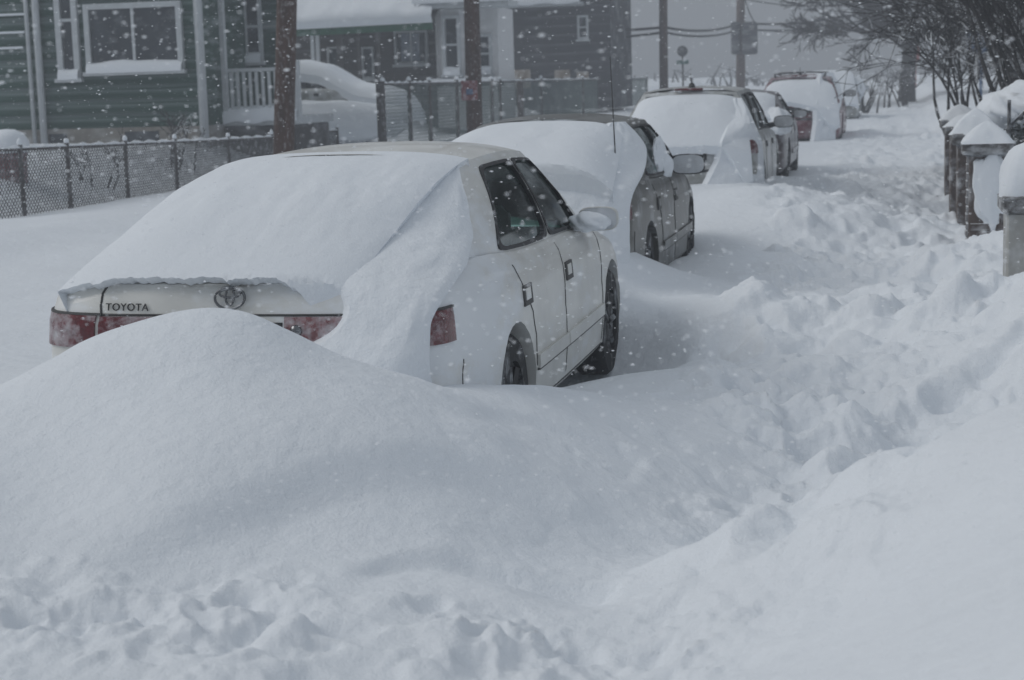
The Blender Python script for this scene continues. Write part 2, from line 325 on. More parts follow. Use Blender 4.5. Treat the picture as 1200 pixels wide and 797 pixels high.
BRINKS = []
for pts, dep, wid, ln, e0, e1 in ((((90, 648, .52), (200, 603, .58), (300, 563, .63), (400, 545, .63), (520, 541, .58), (640, 553, .50), (720, 590, .42), (775, 615, .35)), .085, .22, .38, .55, .35),
                                  (((400, 652, .49), (500, 630, .48), (600, 640, .44), (690, 662, .39), (750, 668, .35)), .060, .10, .18, .15, .12),
                                  (((-40, 712, .48), (60, 694, .50), (160, 690, .49), (250, 706, .47), (330, 728, .46)), .050, .10, .16, .15, .12),
                                  (((560, 500, .56), (640, 498, .52), (720, 512, .45), (770, 530, .38)), .040, .14, .25, .15, .12),
                                  (((1010, 482, .22), (1075, 458, .29), (1140, 425, .38), (1215, 380, .48)), .130, .22, .40, .15, .10)):
    q = np.array([atz(*p) for p in pts]); q = q[np.argsort(q[:, 0])]; bx = np.linspace(q[0, 0], q[-1, 0], 60); by = np.interp(bx, q[:, 0], q[:, 1]); by = np.convolve(np.pad(by, 8, 'edge'), np.ones(17) / 17, 'valid')
    BRINKS.append((bx, by, dep, wid, ln, e0, e1))
for px, py, z, n_, sp in ((640, 705, .42, 9, .16), (690, 735, .40, 8, .14), (820, 600, .25, 14, .20), (900, 590, .22, 14, .2), (880, 540, .26, 12, .22), (960, 470, .24, 14, .25), (330, 745, .46, 8, .15), (430, 770, .44, 8, .14), (60, 735, .47, 7, .14), (200, 760, .45, 6, .12), (840, 480, .28, 10, .25), (930, 400, .24, 12, .3), (1010, 545, .2, 8, .12)):
    p = atz(px, py, z)
    for k in range(n_):
        hole = rng.rand() < .35; r_ = .03 + .07 * rng.rand()**1.5; BUMPS.append((p[0] + rng.randn() * sp, p[1] + rng.randn() * sp, r_ * (1.5 if hole else 1), (-.07 if py < 650 else -.035) if hole else .02 + .045 * rng.rand(), rng.rand() * 3.1, .4 + .5 * rng.rand(), hole))
def ground_h(x, y, detail=True):
    x = np.asarray(x, float).ravel(); y = np.asarray(y, float).ravel()
    z = base_h(x, y); r = np.hypot(x + 1.5, y - 9)
    near = r < 27
    z[near] += tps(x[near], y[near]) * sstep(27, 14, r[near])
    # wind-cut brink across the big drift, with a scooped lee side below it
    for bx, by, dep, wid, ln, e0, e1 in BRINKS:
        yb = np.interp(x, bx, by, left=99, right=99); d = yb - y; sp = bx[-1] - bx[0]
        win = sstep(bx[0], bx[0] + e0 * min(1, sp), x) * sstep(bx[-1], bx[-1] - e1 * min(1, sp), x) * (np.abs(d) < 2.2)
        z = z - dep * sstep(-.02, wid, d) * np.exp(-np.maximum(d, 0) / ln) * win
    if not detail: return z
    m = rough_mask(x, y)
    # smooth drift: faint wind ripples running across the wind
    dr = (1 - m) * sstep(40, 12, r)
    z += dr * (.010 * fbm(x * 1.3, y * 1.3, 3) + .006 * perlin(x * 3 + y * 9 + 2 * perlin(x * 1.5, y * 1.5), y * 2.0 - x * 1.2))
    n = fbm(x * 2.3, y * 2.3, 5, .55); rid = 1 - np.abs(fbm(x * 3.1 + 5, y * 3.1, 4, .55)) * 2
    pm = sstep(-.25, .35, fbm(x * 1.1 + 31, y * .8, 2)); big = fbm(x * 1.0 - 7, y * .75, 3)
    z += m * (.07 * big + (.35 + 1.0 * pm) * (.08 * n + .04 * (rid - .6)))
    return z

def add_bumps(X, Y, Z, rr):
    up = np.zeros_like(Z); dn = np.zeros_like(Z)
    for (bx, by, br, bh, a, asp, hole) in BUMPS:
        bh = min(bh, br * .45)
        d = math.hypot(bx, by); i0 = np.searchsorted(rr, d - br * 2.2); i1 = np.searchsorted(rr, d + br * 2.2)
        th = math.atan2(bx, by); da = br * 2.3 / d
        j0 = np.searchsorted(TH, th - da); j1 = np.searchsorted(TH, th + da)
        if i1 <= i0 or j1 <= j0: continue
        x = X[i0:i1, j0:j1] - bx; y = Y[i0:i1, j0:j1] - by; c, s = math.cos(a), math.sin(a)
        u = (x * c + y * s) / br; v = (-x * s + y * c) / (br * asp)
        q = np.maximum(u * u + v * v + .45 * perlin(x / br * 1.4 + bx * 7, y / br * 1.4 + by * 7), 0)
        if hole:
            dn[i0:i1, j0:j1] = np.minimum(dn[i0:i1, j0:j1], bh * np.exp(-q**1.6 * .9)); up[i0:i1, j0:j1] = np.maximum(up[i0:i1, j0:j1], -bh * .3 * np.exp(-(np.sqrt(q) - 1.45)**2 * 5))
        else: up[i0:i1, j0:j1] = np.maximum(up[i0:i1, j0:j1], bh * np.exp(-q**2.6) * (1 + .45 * u))
    mk = .25 + .75 * rough_mask(X.ravel(), Y.ravel()).reshape(X.shape)
    Z += up * mk + dn * mk

TH = np.concatenate([np.linspace(-math.pi, -.75, 60)[:-1], np.linspace(-.75, -.56, 40)[:-1], np.linspace(-.56, .19, 640)[:-1], np.linspace(.19, .5, 50)[:-1], np.linspace(.5, math.pi, 70)])
RR = np.concatenate([[.3, .7, 1.1, 1.5, 1.9], np.geomspace(2.2, 40, 880), np.geomspace(41, 150, 50)])
X = RR[:, None] * np.sin(TH)[None]; Y = RR[:, None] * np.cos(TH)[None]
Z = ground_h(X, Y).reshape(X.shape)
add_bumps(X, Y, Z, RR)
a, b = X.shape; idx = np.arange(a * b).reshape(a, b)
faces = np.stack([idx[:-1, :-1], idx[:-1, 1:], idx[1:, 1:], idx[1:, :-1]], -1).reshape(-1, 4)
me = bpy.data.meshes.new('snow_ground'); me.vertices.add(a * b); me.vertices.foreach_set('co', np.stack([X, Y, Z], -1).ravel())
me.loops.add(len(faces) * 4); me.loops.foreach_set('vertex_index', faces[:, ::-1].ravel()); me.polygons.add(len(faces)); me.polygons.foreach_set('loop_start', np.arange(len(faces)) * 4)
me.update(calc_edges=True); me.shade_smooth(); me.materials.append(M_snow); me.validate()
go = bpy.data.objects.new('snow_ground', me); COL.objects.link(go); go['kind'] = 'structure'
def gz(x, y): return float(ground_h(np.array([x]), np.array([y]), False)[0])

# ------------------------------------------------------------------ cars (built in car space: x right, y forward from the rear bumper, z up)
class Shell:
    """lower body of a car as stacked plan outlines; ev(u, z) gives a point on its skin"""
    def __init__(s, L, W, zb, layers, nR=4.0, nF=3.2, lR=.42, lF=.75, taper=.03):
        s.L, s.W, s.zb, s.layers, s.taper = L, W, zb, layers, taper
        th = np.linspace(0, math.pi / 2, 16)
        rx, ry = np.sin(th)**(2 / nR), lR - lR * np.cos(th)**(2 / nR)
        fx, fy = np.cos(th)**(2 / nF), L - lF + lF * np.sin(th)**(2 / nF)
        ys = np.linspace(lR, L - lF, 40)[1:-1]
        s.hx = np.concatenate([rx, np.ones(len(ys)), fx]); s.hy = np.concatenate([ry, ys, fy]); s.n = len(s.hx)
        s.zl = [l[0] for l in layers]
    def ring(s, k):
        f, inset, dr, df = s.layers[k]
        y = s.hy + dr * (1 - s.hy / s.L)**6 - df * (s.hy / s.L)**6
        wv = s.W * (1 - s.taper * (2 * s.hy / s.L - 1)**2) - inset
        x = s.hx * wv
        zb = s.zb(y); z0 = s.layers[0][0]; top = s.layers[-1][0]
        z = z0 + (f - z0) * (zb - z0) / (top - z0)
        return np.stack([x, y, z], 1)
    def rings(s): return np.stack([s.ring(k) for k in range(len(s.layers))])
    def ev(s, u, z, off=0.):
        """u: index along the half outline (0 rear centre .. n-1 front centre); negative u = left side"""
        Rg = s._r if hasattr(s, '_r') else s.rings(); s._r = Rg
        sg = 1 if u >= 0 else -1; au = min(abs(u), s.n - 1.001); i = int(au); t = au - i
        c = Rg[:, i] * (1 - t) + Rg[:, i + 1] * t
        p = np.array([np.interp(z, c[:, 2], c[:, 0]), np.interp(z, c[:, 2], c[:, 1]), z])
        d = Rg[4, min(i + 1, s.n - 1)] - Rg[4, i]; nn = np.array([d[1], -d[0], 0]); nn /= np.linalg.norm(nn) + 1e-9
        p = p + nn * off; p[0] *= sg; return p
    def u_at_y(s, y): return float(np.interp(y, s.hy, np.arange(s.n)))
    def u_at_x(s, x): return float(np.interp(abs(x) / s.W, s.hx[:16], np.arange(16))) * (1 if x >= 0 else -1)
    def patch(s, u0, u1, z0, z1, nu=10, nz=4, off=.006, depth=.03):
        P = [[s.ev(u, z, off) for z in np.linspace(z0, z1, nz)] for u in np.linspace(u0, u1, nu)]
        Q = [[s.ev(u, z, off - depth) for z in np.linspace(z0, z1, nz)] for u in np.linspace(u0, u1, nu)]
        P = np.array(P); Q = np.array(Q); m = MB(); m.grid(P)
        m.grid(np.stack([P[:, 0], Q[:, 0]], 1)); m.grid(np.stack([P[:, -1], Q[:, -1]], 1)); m.grid(np.stack([P[0], Q[0]], 1)); m.grid(np.stack([P[-1], Q[-1]], 1))
        return m
    def seam(s, pts, wd=.003, off=.0025):
        pts = [(a[0] + (b[0] - a[0]) * t, a[1] + (b[1] - a[1]) * t) for a, b in zip(pts[:-1], pts[1:]) for t in np.linspace(0, 1, 9)[:-1]] + [pts[-1]]
        return MB().tube([s.ev(u, z, off - wd * .4) for u, z in pts], wd, 5)
    def body(s, axles, arch_r, cabin=None, arch_x=None):
        Rg = s.rings(); K = len(s.layers); n = s.n
        right = Rg; left = Rg.copy()[:, ::-1]; left[..., 0] *= -1
        loop = np.concatenate([right, left[:, 1:-1]], 1)                       # closed perimeter
        N = loop.shape[1]; m = MB(); vs = loop.reshape(-1, 3); fs = []
        for k in range(K - 1):
            for i in range(N): fs.append((k * N + i, k * N + (i + 1) % N, (k + 1) * N + (i + 1) % N, (k + 1) * N + i))
        m.add(vs, fs)
        def cap(k, crown):
            base = k * N; prev = None; na = 10
            for i in range(n):
                pr = m.v[base + i]; pl = m.v[base + (N - i) % N]
                ids = [base + i]
                if i in (0, n - 1): ids = [base + i] * (na + 1)
                else:
                    for q in range(1, na):
                        a = q / na; x = pr[0] * (1 - a) + pl[0] * a; cz = crown * (1 - (2 * a - 1)**2) * min(1, pr[0] / .5); m.v.append((x, pr[1], pr[2] + cz)); ids.append(len(m.v) - 1)
                    ids.append(base + (N - i) % N)
                if prev is not None:
                    for q in range(na):
                        f = []
                        for v in (prev[q], prev[q + 1], ids[q + 1], ids[q]):
                            if v not in f: f.append(v)
                        if len(f) > 2: m.f.append(tuple(f))
                prev = ids
        cap(K - 1, .012); cap(0, 0)
        me = m.mesh('body', None); o = bpy.data.objects.new('tmp', me); COL.objects.link(o)
        cm = MB()
        for y, zc in axles:
            for sg in (-1, 1):
                pr = [(.001, .0), (arch_r, 0), (arch_r, .32), (.001, .32)]
                c = MB().lathe(pr, (0, 0, 0), 'x', 28); off = (s.W - .27) if sg > 0 else -(s.W + .05)
                cm.add([(q[0] + off, q[1] + y, q[2] + zc) for q in c.v], c.f)
        co = bpy.data.objects.new('cut', cm.mesh('cut', None)); COL.objects.link(co)
        bm = bmesh.new(); bm.from_mesh(co.data); bmesh.ops.remove_doubles(bm, verts=bm.verts, dist=.0015); bmesh.ops.recalc_face_normals(bm, faces=bm.faces); bm.to_mesh(co.data); bm.free()
        md = o.modifiers.new('b', 'BOOLEAN'); md.operation = 'DIFFERENCE'; md.object = co; md.solver = 'EXACT'
        dg = bpy.context.evaluated_depsgraph_get(); out = bpy.data.meshes.new_from_object(o.evaluated_get(dg))
        bpy.data.objects.remove(o); bpy.data.objects.remove(co)
        if cabin:                                                              # open the deck under the greenhouse
            bm = bmesh.new(); bm.from_mesh(out); y0, y1, xx = cabin
            kill = [f for f in bm.faces if abs(f.normal.z) > .6 and y0 < f.calc_center_median().y < y1 and abs(f.calc_center_median().x) < xx and f.calc_center_median().z > .6]
            bmesh.ops.delete(bm, geom=kill, context='FACES'); bm.to_mesh(out); bm.free()
        out.polygons.foreach_set('use_smooth', [True] * len(out.polygons)); out.set_sharp_from_angle(angle=R(32))
        return out

class Cabin:
    def __init__(s, yC0, yA0, yC1, yA1, wb, wr, zb, zr, crown=.06, bulge=.03, rake=0.):
        s.__dict__.update(locals())
    def side(s, q, t, sg=1, off=0.):
        y0 = s.yC0 + (s.yA0 - s.yC0) * q; y1 = s.yC1 + (s.yA1 - s.yC1) * q
        x0 = s.wb(y0); z0 = float(s.zb(np.array([y0]))[0]) - .005; x1 = s.wr - .05 * (2 * q - 1)**4; z1 = s.zr + .035 * math.sin(math.pi * min(1, max(0, q * .9 + .08)))
        tt = t + .10 * math.sin(math.pi * t) * .0
        x = x0 + (x1 - x0) * tt + s.bulge * math.sin(math.pi * t) + off
        return np.array([sg * x, y0 + (y1 - y0) * tt, z0 + (z1 - z0) * tt])
    def across(s, q, t, a, off=0.):
        """panel between left and right edges q=0 (rear) or q=1 (front); a in -1..1"""
        p = s.side(q, t, 1); d = -1 if q < .5 else 1
        c = (1 - a * a); return np.array([p[0] * a, p[1] + d * (.10 * c + off), p[2] + .02 * c + off * .4])
    def roof(s, q, a):
        p = s.side(q, 1.0, 1); e = 1 - a * a
        bow = .10 * e * (1 - q * 1.0) * max(0, 1 - q / .15) if q < .15 else (.10 * e * max(0, (q - .85) / .15) if q > .85 else 0)
        y = p[1] - bow if q < .5 else p[1] + bow
        return np.array([p[0] * a, y, p[2] + s.crown * (1 - abs(a)**2.6)])
    def build(s, root, body_m, wins, t0=.05, t1=.90, glass=None, trim=None, rear_glass=True):
        m = MB(); qs = sorted(set([0, 1] + [q for w_ in wins for q in w_]))
        dense = []
        for i in range(len(qs) - 1): dense += list(np.linspace(qs[i], qs[i + 1], 7)[:-1])
        dense.append(1.0); ts = [0, t0] + list(np.linspace(t0, t1, 7)[1:]) + [(t1 + 1) / 2, 1.0]
        for sg in (-1, 1):
            for i in range(len(dense) - 1):
                qm = (dense[i] + dense[i + 1]) / 2; inw = any(a < qm < b for a, b in wins)
                for j in range(len(ts) - 1):
                    tm = (ts[j] + ts[j + 1]) / 2
                    if inw and t0 < tm < t1: continue
                    P = [[s.side(dense[i + di], ts[j + dj], sg) for dj in (0, 1)] for di in (0, 1)]; m.grid(P)
        m.grid([[s.roof(q, a) for a in np.linspace(-1, 1, 17)] for q in np.linspace(0, 1, 25)])
        for q in (0, 1):
            bt = [0, .04, .93, 1.0]; ba = [-1, -.9, .9, 1]
            A = np.linspace(-1, 1, 21)
            m.grid([[s.across(q, t, a) for t in np.linspace(.92, 1, 3)] for a in A])
            for e0, e1 in ((-1, -.9), (.9, 1)): m.grid([[s.across(q, t, a) for t in np.linspace(0, .92, 8)] for a in np.linspace(e0, e1, 3)])
            g = MB().grid([[s.across(q, t, a, -.004) for t in np.linspace(0, .93, 8)] for a in np.linspace(-.91, .91, 17)])
            g.build('rear_window' if q == 0 else 'windscreen', glass, root, True, True)
        bm = bmesh.new(); me = m.mesh('cabin_frame', body_m); bm.from_mesh(me); bmesh.ops.remove_doubles(bm, verts=bm.verts, dist=.002); bmesh.ops.recalc_face_normals(bm, faces=bm.faces); bm.to_mesh(me); bm.free()
        me.polygons.foreach_set('use_smooth', [True] * len(me.polygons)); me.set_sharp_from_angle(angle=R(40))
        o = bpy.data.objects.new('cabin_frame', me); COL.objects.link(o); o.parent = root
        for sg in (-1, 1):
            for (qa, qb) in wins:
                win = MB().grid([[s.side(q, t, sg, -.012) for t in np.linspace(t0, t1, 8)] for q in np.linspace(qa, qb, 10)]).build('side_window', glass, root, True, True)
                # rounded dark surround
                n = 44; outer = []; inner = []
                for k in range(n):
                    th = 2 * math.pi * k / n; c, sn = math.cos(th), math.sin(th)
                    def sq(pw): return (np.sign(c) * abs(c)**pw, np.sign(sn) * abs(sn)**pw)
                    o1 = sq(.16); i1 = sq(.24); mid = ((qa + qb) / 2, (t0 + t1) / 2); hq, ht = (qb - qa) / 2, (t1 - t0) / 2
                    outer.append((mid[0] + o1[0] * (hq + .008), mid[1] + o1[1] * (ht + .02))); inner.append((mid[0] + i1[0] * (hq - .004), mid[1] + i1[1] * (ht - .012)))
                P = []
                for k in range(n):
                    P.append([s.side(*outer[k], sg, -.003), s.side(*outer[k], sg, .008), s.side(*inner[k], sg, .008), s.side(*inner[k], sg, -.014)])
                MB().grid(P, closed_u=True).build('window_trim', trim, win, False, True)
        return o

def wheel(root, y, x, z, r, sg, width=.2):
    o = x * sg
    t = MB().lathe([(r * .62, -width / 2), (r * .93, -width / 2), (r, -width * .36), (r, width * .36), (r * .93, width / 2), (r * .62, width / 2), (r * .62, -width / 2)], (o, y, z), 'x', 36)
    ty = t.build('tyre', M_rubber, root, 40, True)
    rim = MB(); rim.lathe([(r * .63, -width * .42), (r * .60, width * .40 * 1), (r * .5, width * .30), (r * .18, width * .33), (.001, width * .36)] if sg > 0 else [(r * .63, width * .42), (r * .60, -width * .40), (r * .5, -width * .30), (r * .18, -width * .33), (.001, -width * .36)], (o, y, z), 'x', 28)
    for k in range(7):
        th = 2 * math.pi * k / 7; c, s_ = math.cos(th), math.sin(th)
        rim.tube([(o + sg * width * .37, y + c * r * .12, z + s_ * r * .12), (o + sg * width * .40, y + c * r * .58, z + s_ * r * .58)], .022, 5)
    rim.build('rim', M_rim, ty, 35, True)

def mirror(root, x, y, z, sg, m_shell, big=1.):
    P = []; n = 20                                                             # rounded housing with a glass facing the rear
    for d, sc in ((.0, .90), (-.0, 1.0), (.05, .98), (.10, .80), (.13, .45), (.14, .02)):
        P.append([(x + sg * .0 + np.sign(math.cos(t)) * abs(math.cos(t))**.6 * .125 * sc * big, y + d, z + np.sign(math.sin(t)) * abs(math.sin(t))**.6 * .075 * sc * big) for t in np.linspace(0, 2 * math.pi, n + 1)])
    h = MB().grid(P).build('mirror', m_shell, root, True, True)
    MB().add([(x + np.sign(math.cos(t)) * abs(math.cos(t))**.6 * .116 * big, y - .004, z + np.sign(math.sin(t)) * abs(math.sin(t))**.6 * .067 * big) for t in np.linspace(0, 2 * math.pi, n)[:-1]], [tuple(range(n - 1))]).build('mirror_glass', M_mirror, h, False, True)
    MB().tube([(x - sg * .10 * big, y + .06, z - .03), (x - sg * .24 * big, y + .10, z - .06)], [.03, .04], 8).build('mirror_stalk', M_black, h, True, True)

def interior(root, cab_y0, cab_y1, hw, zb):
    m = MB(); ymid = cab_y0 + (cab_y1 - cab_y0) * .55
    for sx in (-1, 1):
        st = MB().cbox((sx * .36, ymid, zb - .12), (.46, .16, .62), .05); hr = MB().cbox((sx * .36, ymid - .02, zb + .27), (.26, .10, .17), .04); st.add(hr.v, hr.f)
        st.tube([(sx * .36 - .05, ymid, zb + .17), (sx * .36 - .05, ymid - .01, zb + .22)], .01, 5).tube([(sx * .36 + .05, ymid, zb + .17), (sx * .36 + .05, ymid - .01, zb + .22)], .01, 5)
        st.build('front_seat', M_cloth, root, False, True)
    MB().cbox((0, cab_y0 + .32, zb - .18), (1.2, .16, .52), .05).build('rear_seat', M_cloth, root, False, True)
    MB().cbox((0, cab_y1 - .32, zb - .12), (1.3, .35, .22), .05).build('dashboard', M_dash, root, False, True)
    c = Vector((-.36, cab_y1 - .60, zb + .0)); pts = [c + Vector((math.cos(t) * .185, -math.sin(t) * .07, math.sin(t) * .17)) for t in np.linspace(0, 2 * math.pi, 25)[:-1]]
    sw = MB().tube(pts, .014, 6, True); sw.tube([c, c + Vector((.17, 0, 0))], .012, 5).tube([c, c - Vector((.17, 0, 0))], .012, 5).tube([c, c + Vector((0, .25, -.08))], .03, 6)
    sw.build('steering_wheel', M_black, root, True, True)
    MB().bb(-hw, hw, cab_y0 + .1, cab_y1 - .15, .28, .30).build('cabin_floor', M_dash, root, False, True)

def snow_sheet(name, top, bot, hwt, hwb_l, hwb_r, lift, label, loc, tongue=(), seed=0, drop=.04, edge=.12, mat_=None, na=61, nb=56, crown=.03):
    """blanket of snow between a roof edge (top: y,z) and a lower lip (bot: y,z)"""
    P = np.zeros((na, nb, 3))
    for i, a in enumerate(np.linspace(-1, 1, na)):
        for j, b_ in enumerate(np.linspace(0, 1, nb)):
            hw = hwt + ((hwb_r if a > 0 else hwb_l) - hwt) * b_**.9
            x = a * hw; nzv = float(fbm(np.array([a * 2 + seed * 3.1]), np.array([b_ * 2.2 + seed]), 4)[0])
            bb = b_ + b_**8 * (.012 * float(fbm(np.array([a * 3.2 + seed]), np.array([.3]), 2)[0]) + .010 * float(fbm(np.array([a * 14 + seed]), np.array([.8]), 5, .75)[0]))
            for (ta, tw, tl) in tongue: bb += b_**5 * tl * math.exp(-((a - ta) / tw)**2)
            bq = min(bb, 1.0); y = top[0] + (bot[0] - top[0]) * bq; z = top[1] + (bot[1] - top[1]) * bq**1.05
            z += lift * math.sin(math.pi * min(1, bq * .98 + .01))**.8 + crown * (1 - abs(a)**2.5) * (1 - bq * .6) - edge * abs(a)**5 * min(1, .35 + bq)
            if bb > 1: z -= (bb - 1) * 1.5; y -= (bb - 1) * .10
            y -= .10 * (1 - a * a) * (1 - b_) + .06 * (1 - a * a) * b_
            P[i, j] = (x, y, z + .018 * nzv * math.sin(math.pi * min(1, b_ + .03)))
    m = MB(); m.grid(P)
    def skirt(line, dv):
        q = line + np.array(dv); m.grid(np.stack([line, q], 1))
    skirt(P[:, -1], (0, .06, -drop)); skirt(P[0], (.06, 0, -.14)); skirt(P[-1], (-.06, 0, -.14)); skirt(P[:, 0], (0, .02, -.06))
    o = m.build(name, mat_ or M_snow_soft, None, 50)
    o.location = loc; return tag(o, label, 'snow')

def snow_plaster(name, Lk, Rk, bk, z0, z1, label, loc, outdir=(.75, -.65, .1), nu=44, nv=64, amp=.02, seed=0, m_=None):
    """wind-packed snow stuck on a rear corner: Lk/Rk edge curves as (z, x, y) or (v, x, y, z); bk (z or v, bulge)"""
    P = np.zeros((nv, nu, 3)); od = np.array(outdir); od = od / np.linalg.norm(od); byv = len(Lk[0]) == 4
    for j, v in enumerate(np.linspace(0, 1, nv)):
        z = z0 + (z1 - z0) * v
        if byv: L_ = interp(Lk, v); R_ = interp(Rk, v); bu = interp(bk, v)[0]
        else: L_ = np.append(interp(Lk, z), z); R_ = np.append(interp(Rk, z), z); bu = interp(bk, z)[0]
        for i, s_ in enumerate(np.linspace(0, 1, nu)):
            p = L_ * (1 - s_) + R_ * s_
            env = math.sin(math.pi * s_**1.15)**.9; q = float(fbm(np.array([s_ * 1.6 + seed]), np.array([v * 5]), 4)[0]); rip = float(perlin(np.array([s_ * 2 + seed]), np.array([v * 17 - s_ * 5 + q]))[0])
            edge_n = float(fbm(np.array([v * 11 + seed]), np.array([.7]), 3)[0])
            p[1] += .05 * edge_n * s_**4
            P[j, i] = p + od * (env * (bu + amp * q * 2 + amp * .8 * rip))
    for _ in range(2): P[1:-1] = (P[:-2] + 2 * P[1:-1] + P[2:]) / 4
    m = MB(); m.grid(P); back = P - od * .10
    for e, f_ in ((P[:, 0], back[:, 0]), (P[:, -1], back[:, -1]), (P[-1], back[-1])): m.grid(np.stack([e, f_], 1))
    o = m.build(name, m_ or M_snow_rip, None, 55); o.location = loc; return tag(o, label, 'snow')

# ---- nearest car
def zb_sedan(rear, mid, cowl, front, L):
    ys = np.array([0, .15, 1.0, 1.7, 3.0, 3.75, L - .5, L]); zs = np.array([rear - .03, rear, rear + .01, mid + .02, mid, cowl, front + .10, front])
    def f(y):
        y = np.asarray(y, float); z = np.interp(y, ys, zs); z2 = (np.interp(y - .2, ys, zs) + z + np.interp(y + .2, ys, zs)) / 3; return z2
    return f
SEDAN_LAYERS = [(.20, .07, .06, .06), (.27, .015, -.02, 0), (.45, .0, -.05, -.04), (.62, .0, -.05, -.03), (.655, .002, -.03, 0), (.68, .004, .02, .03), (.80, .004, .03, .05), (.90, .012, .035, .08), (.98, .03, .06, .12), (1.02, .05, .08, .15), (1.05, .085, .11, .2)]
def sedan(label, loc, paint, L=4.92, W=.885, ax=(1.36, 4.10), roof=1.42, detail=0, name='sedan', mir=(.05, 3.25, 1.03, .9), mirm=None):
    root = empty(name, loc, label, 'car', 'cars parked along the walkway')
    zb = zb_sedan(1.05, .985, .95, .72, L); sh = Shell(L, W, zb, SEDAN_LAYERS)
    bo = bpy.data.objects.new('body', sh.body([(y, .33) for y in ax], .385, (1.0, 3.75, .74))); bo.data.materials.append(paint); COL.objects.link(bo); bo.parent = root
    wb = lambda y: .80 - .03 * ((y - 2.3) / 1.4)**2
    cab = Cabin(.92, 3.72, 1.54, 3.02, wb, .60, zb, roof)
    cab.build(root, paint, ((.175, .555), (.585, .93)), glass=M_glass, trim=M_black)
    for y in ax:
        for sg in (-1, 1): wheel(root, y, W - .13, .33, .33, sg)
    mirror(root, W + mir[0], mir[1], mir[2], 1, mirm or paint, mir[3]); mirror(root, -W - mir[0], mir[1], mir[2], -1, mirm or paint, mir[3])
    interior(root, 1.1, 3.7, .7, .98)
    U = sh.u_at_y
    for sg in (-1, 1):
        for y in (1.58, 2.62):                                                # door handles
            pt = sh.patch(sg * U(y - .07), sg * U(y + .105), .765, .86, 8, 6, .009, .02).build('door_handle', M_recess, root, False, True)
            sh.patch(sg * U(y - .045), sg * U(y + .055), .792, .846, 8, 5, .013, .006).build('handle_pull', paint, pt, True, True)
        for y0, y1 in ((1.76, 2.50), (2.52, 3.66)):
            sh.patch(sg * U(y0), sg * U(y1), .435, .50, 8, 3, .016, .016).build('side_moulding', paint, root, 40, True)
            sh.patch(sg * U(y0), sg * U(y1), .425, .437, 8, 2, .012, .012).build('moulding_edge', M_seam, root, False, True)
        for pts in ([(2.50, .97), (2.51, .7), (2.51, .25)], [(1.42, .97), (1.55, .84), (1.70, .72), (1.75, .6), (1.75, .45)], [(3.70, .92), (3.68, .6), (3.66, .25)], [(1.75, .27), (2.5, .265), (3.66, .265)]):
            sh.seam([(sg * U(y), z) for y, z in pts]).build('door_seam', M_seam, root, True, True)
        sh.seam([(sg * U(.40), .70), (sg * U(.40), .55), (sg * U(.46), .42), (sg * U(.45), .28)]).build('bumper_seam', M_seam, root, True, True)
        # rear lights wrap round the corner
        t = sh.patch(sg * sh.u_at_x(.585), sg * U(.28), .795, .925, 16, 5, .010, .03).build('tail_light', M_taillight, root, True, True)
        sh.patch(sg * sh.u_at_x(.56), sg * U(.29), .926, .934, 16, 2, .012, .03).build('light_edge', M_seam, t, False, True)
        t2 = sh.patch(sg * sh.u_at_x(.26), sg * sh.u_at_x(.565), .815, .922, 8, 4, .009, .03).build('reverse_light', M_amber if sg > 0 else M_taillight, root, True, True)
        if sg > 0:
            c = sh.ev(sh.u_at_x(.31), .87, .012); MB().lathe([(.001, -.012), (.022, -.008), (.024, 0), (.018, .003)], c, 'y', 14).build('bulb', M_chrome, t2, True, True)
        sh.seam([(sg * sh.u_at_x(.60), 1.035), (sg * sh.u_at_x(.58), .98), (sg * sh.u_at_x(.565), .93), (sg * sh.u_at_x(.56), .80)], .0055).build('boot_seam', M_seam, root, True, True)
    sh.seam([(-sh.u_at_x(.56), .928), (0, .928), (sh.u_at_x(.56), .928)], .005).build('boot_seam', M_seam, root, True, True)
    sh.patch(-sh.u_at_x(.25), sh.u_at_x(.25), .76, .90, 8, 4, .004, .02).build('number_plate_recess', M_black, root, False, True)
    sh.patch(-.5 + 1e-6, sh.u_at_x(.20), .78, .895, 6, 4, .008, .01).build('number_plate', M_plate, root, False, True)
    sh.patch(-sh.u_at_x(.3), sh.u_at_x(.3), .30, .34, 8, 2, .004, .02).build('bumper_vent', M_black, root, False, True)
    MB().tube([(.5, .9, .23), (.5, -.02, .22)], .03, 10).build('exhaust_pipe', M_chrome, root, True, True)
    for sg in (-1, 1): sh.patch(sg * U(L - .28), sg * U(L - .03), .55, .68, 8, 4, .006, .03).build('headlight', M_chrome, root, True, True)
    return root, sh, cab

car1, sh1, cab1 = sedan('snow-plastered white sedan nearest the camera, its tail buried in a drift', CAR1, M_white)
# maker's emblem: an upright ellipse and a wide one inside an outer ring
c = sh1.ev(0.01, .995, .004); c[0] = .02
em = MB(); el = lambda cx, cz, a, b_, r: em.tube([(c[0] + cx + a * math.cos(t), c[1] - .016 + .25 * (cz + b_ * math.sin(t)), c[2] + cz + b_ * math.sin(t)) for t in np.linspace(0, 2 * math.pi, 33)[:-1]], r, 6, True)
el(0, 0, .062, .042, .0055); el(0, .006, .017, .034, .0045); el(0, .018, .044, .016, .0045)
em.build('emblem', M_chrome, car1, True, True)
fc = bpy.data.curves.new('lettering', 'FONT'); fc.body = 'TOYOTA'; fc.size = .042; fc.extrude = .002; fc.space_character = 1.08
to = bpy.data.objects.new('t', fc); COL.objects.link(to); dg = bpy.context.evaluated_depsgraph_get(); tm = bpy.data.meshes.new_from_object(to.evaluated_get(dg)); bpy.data.objects.remove(to)
tm.materials.append(M_black); lo = bpy.data.objects.new('lettering', tm); COL.objects.link(lo); lo.parent = car1
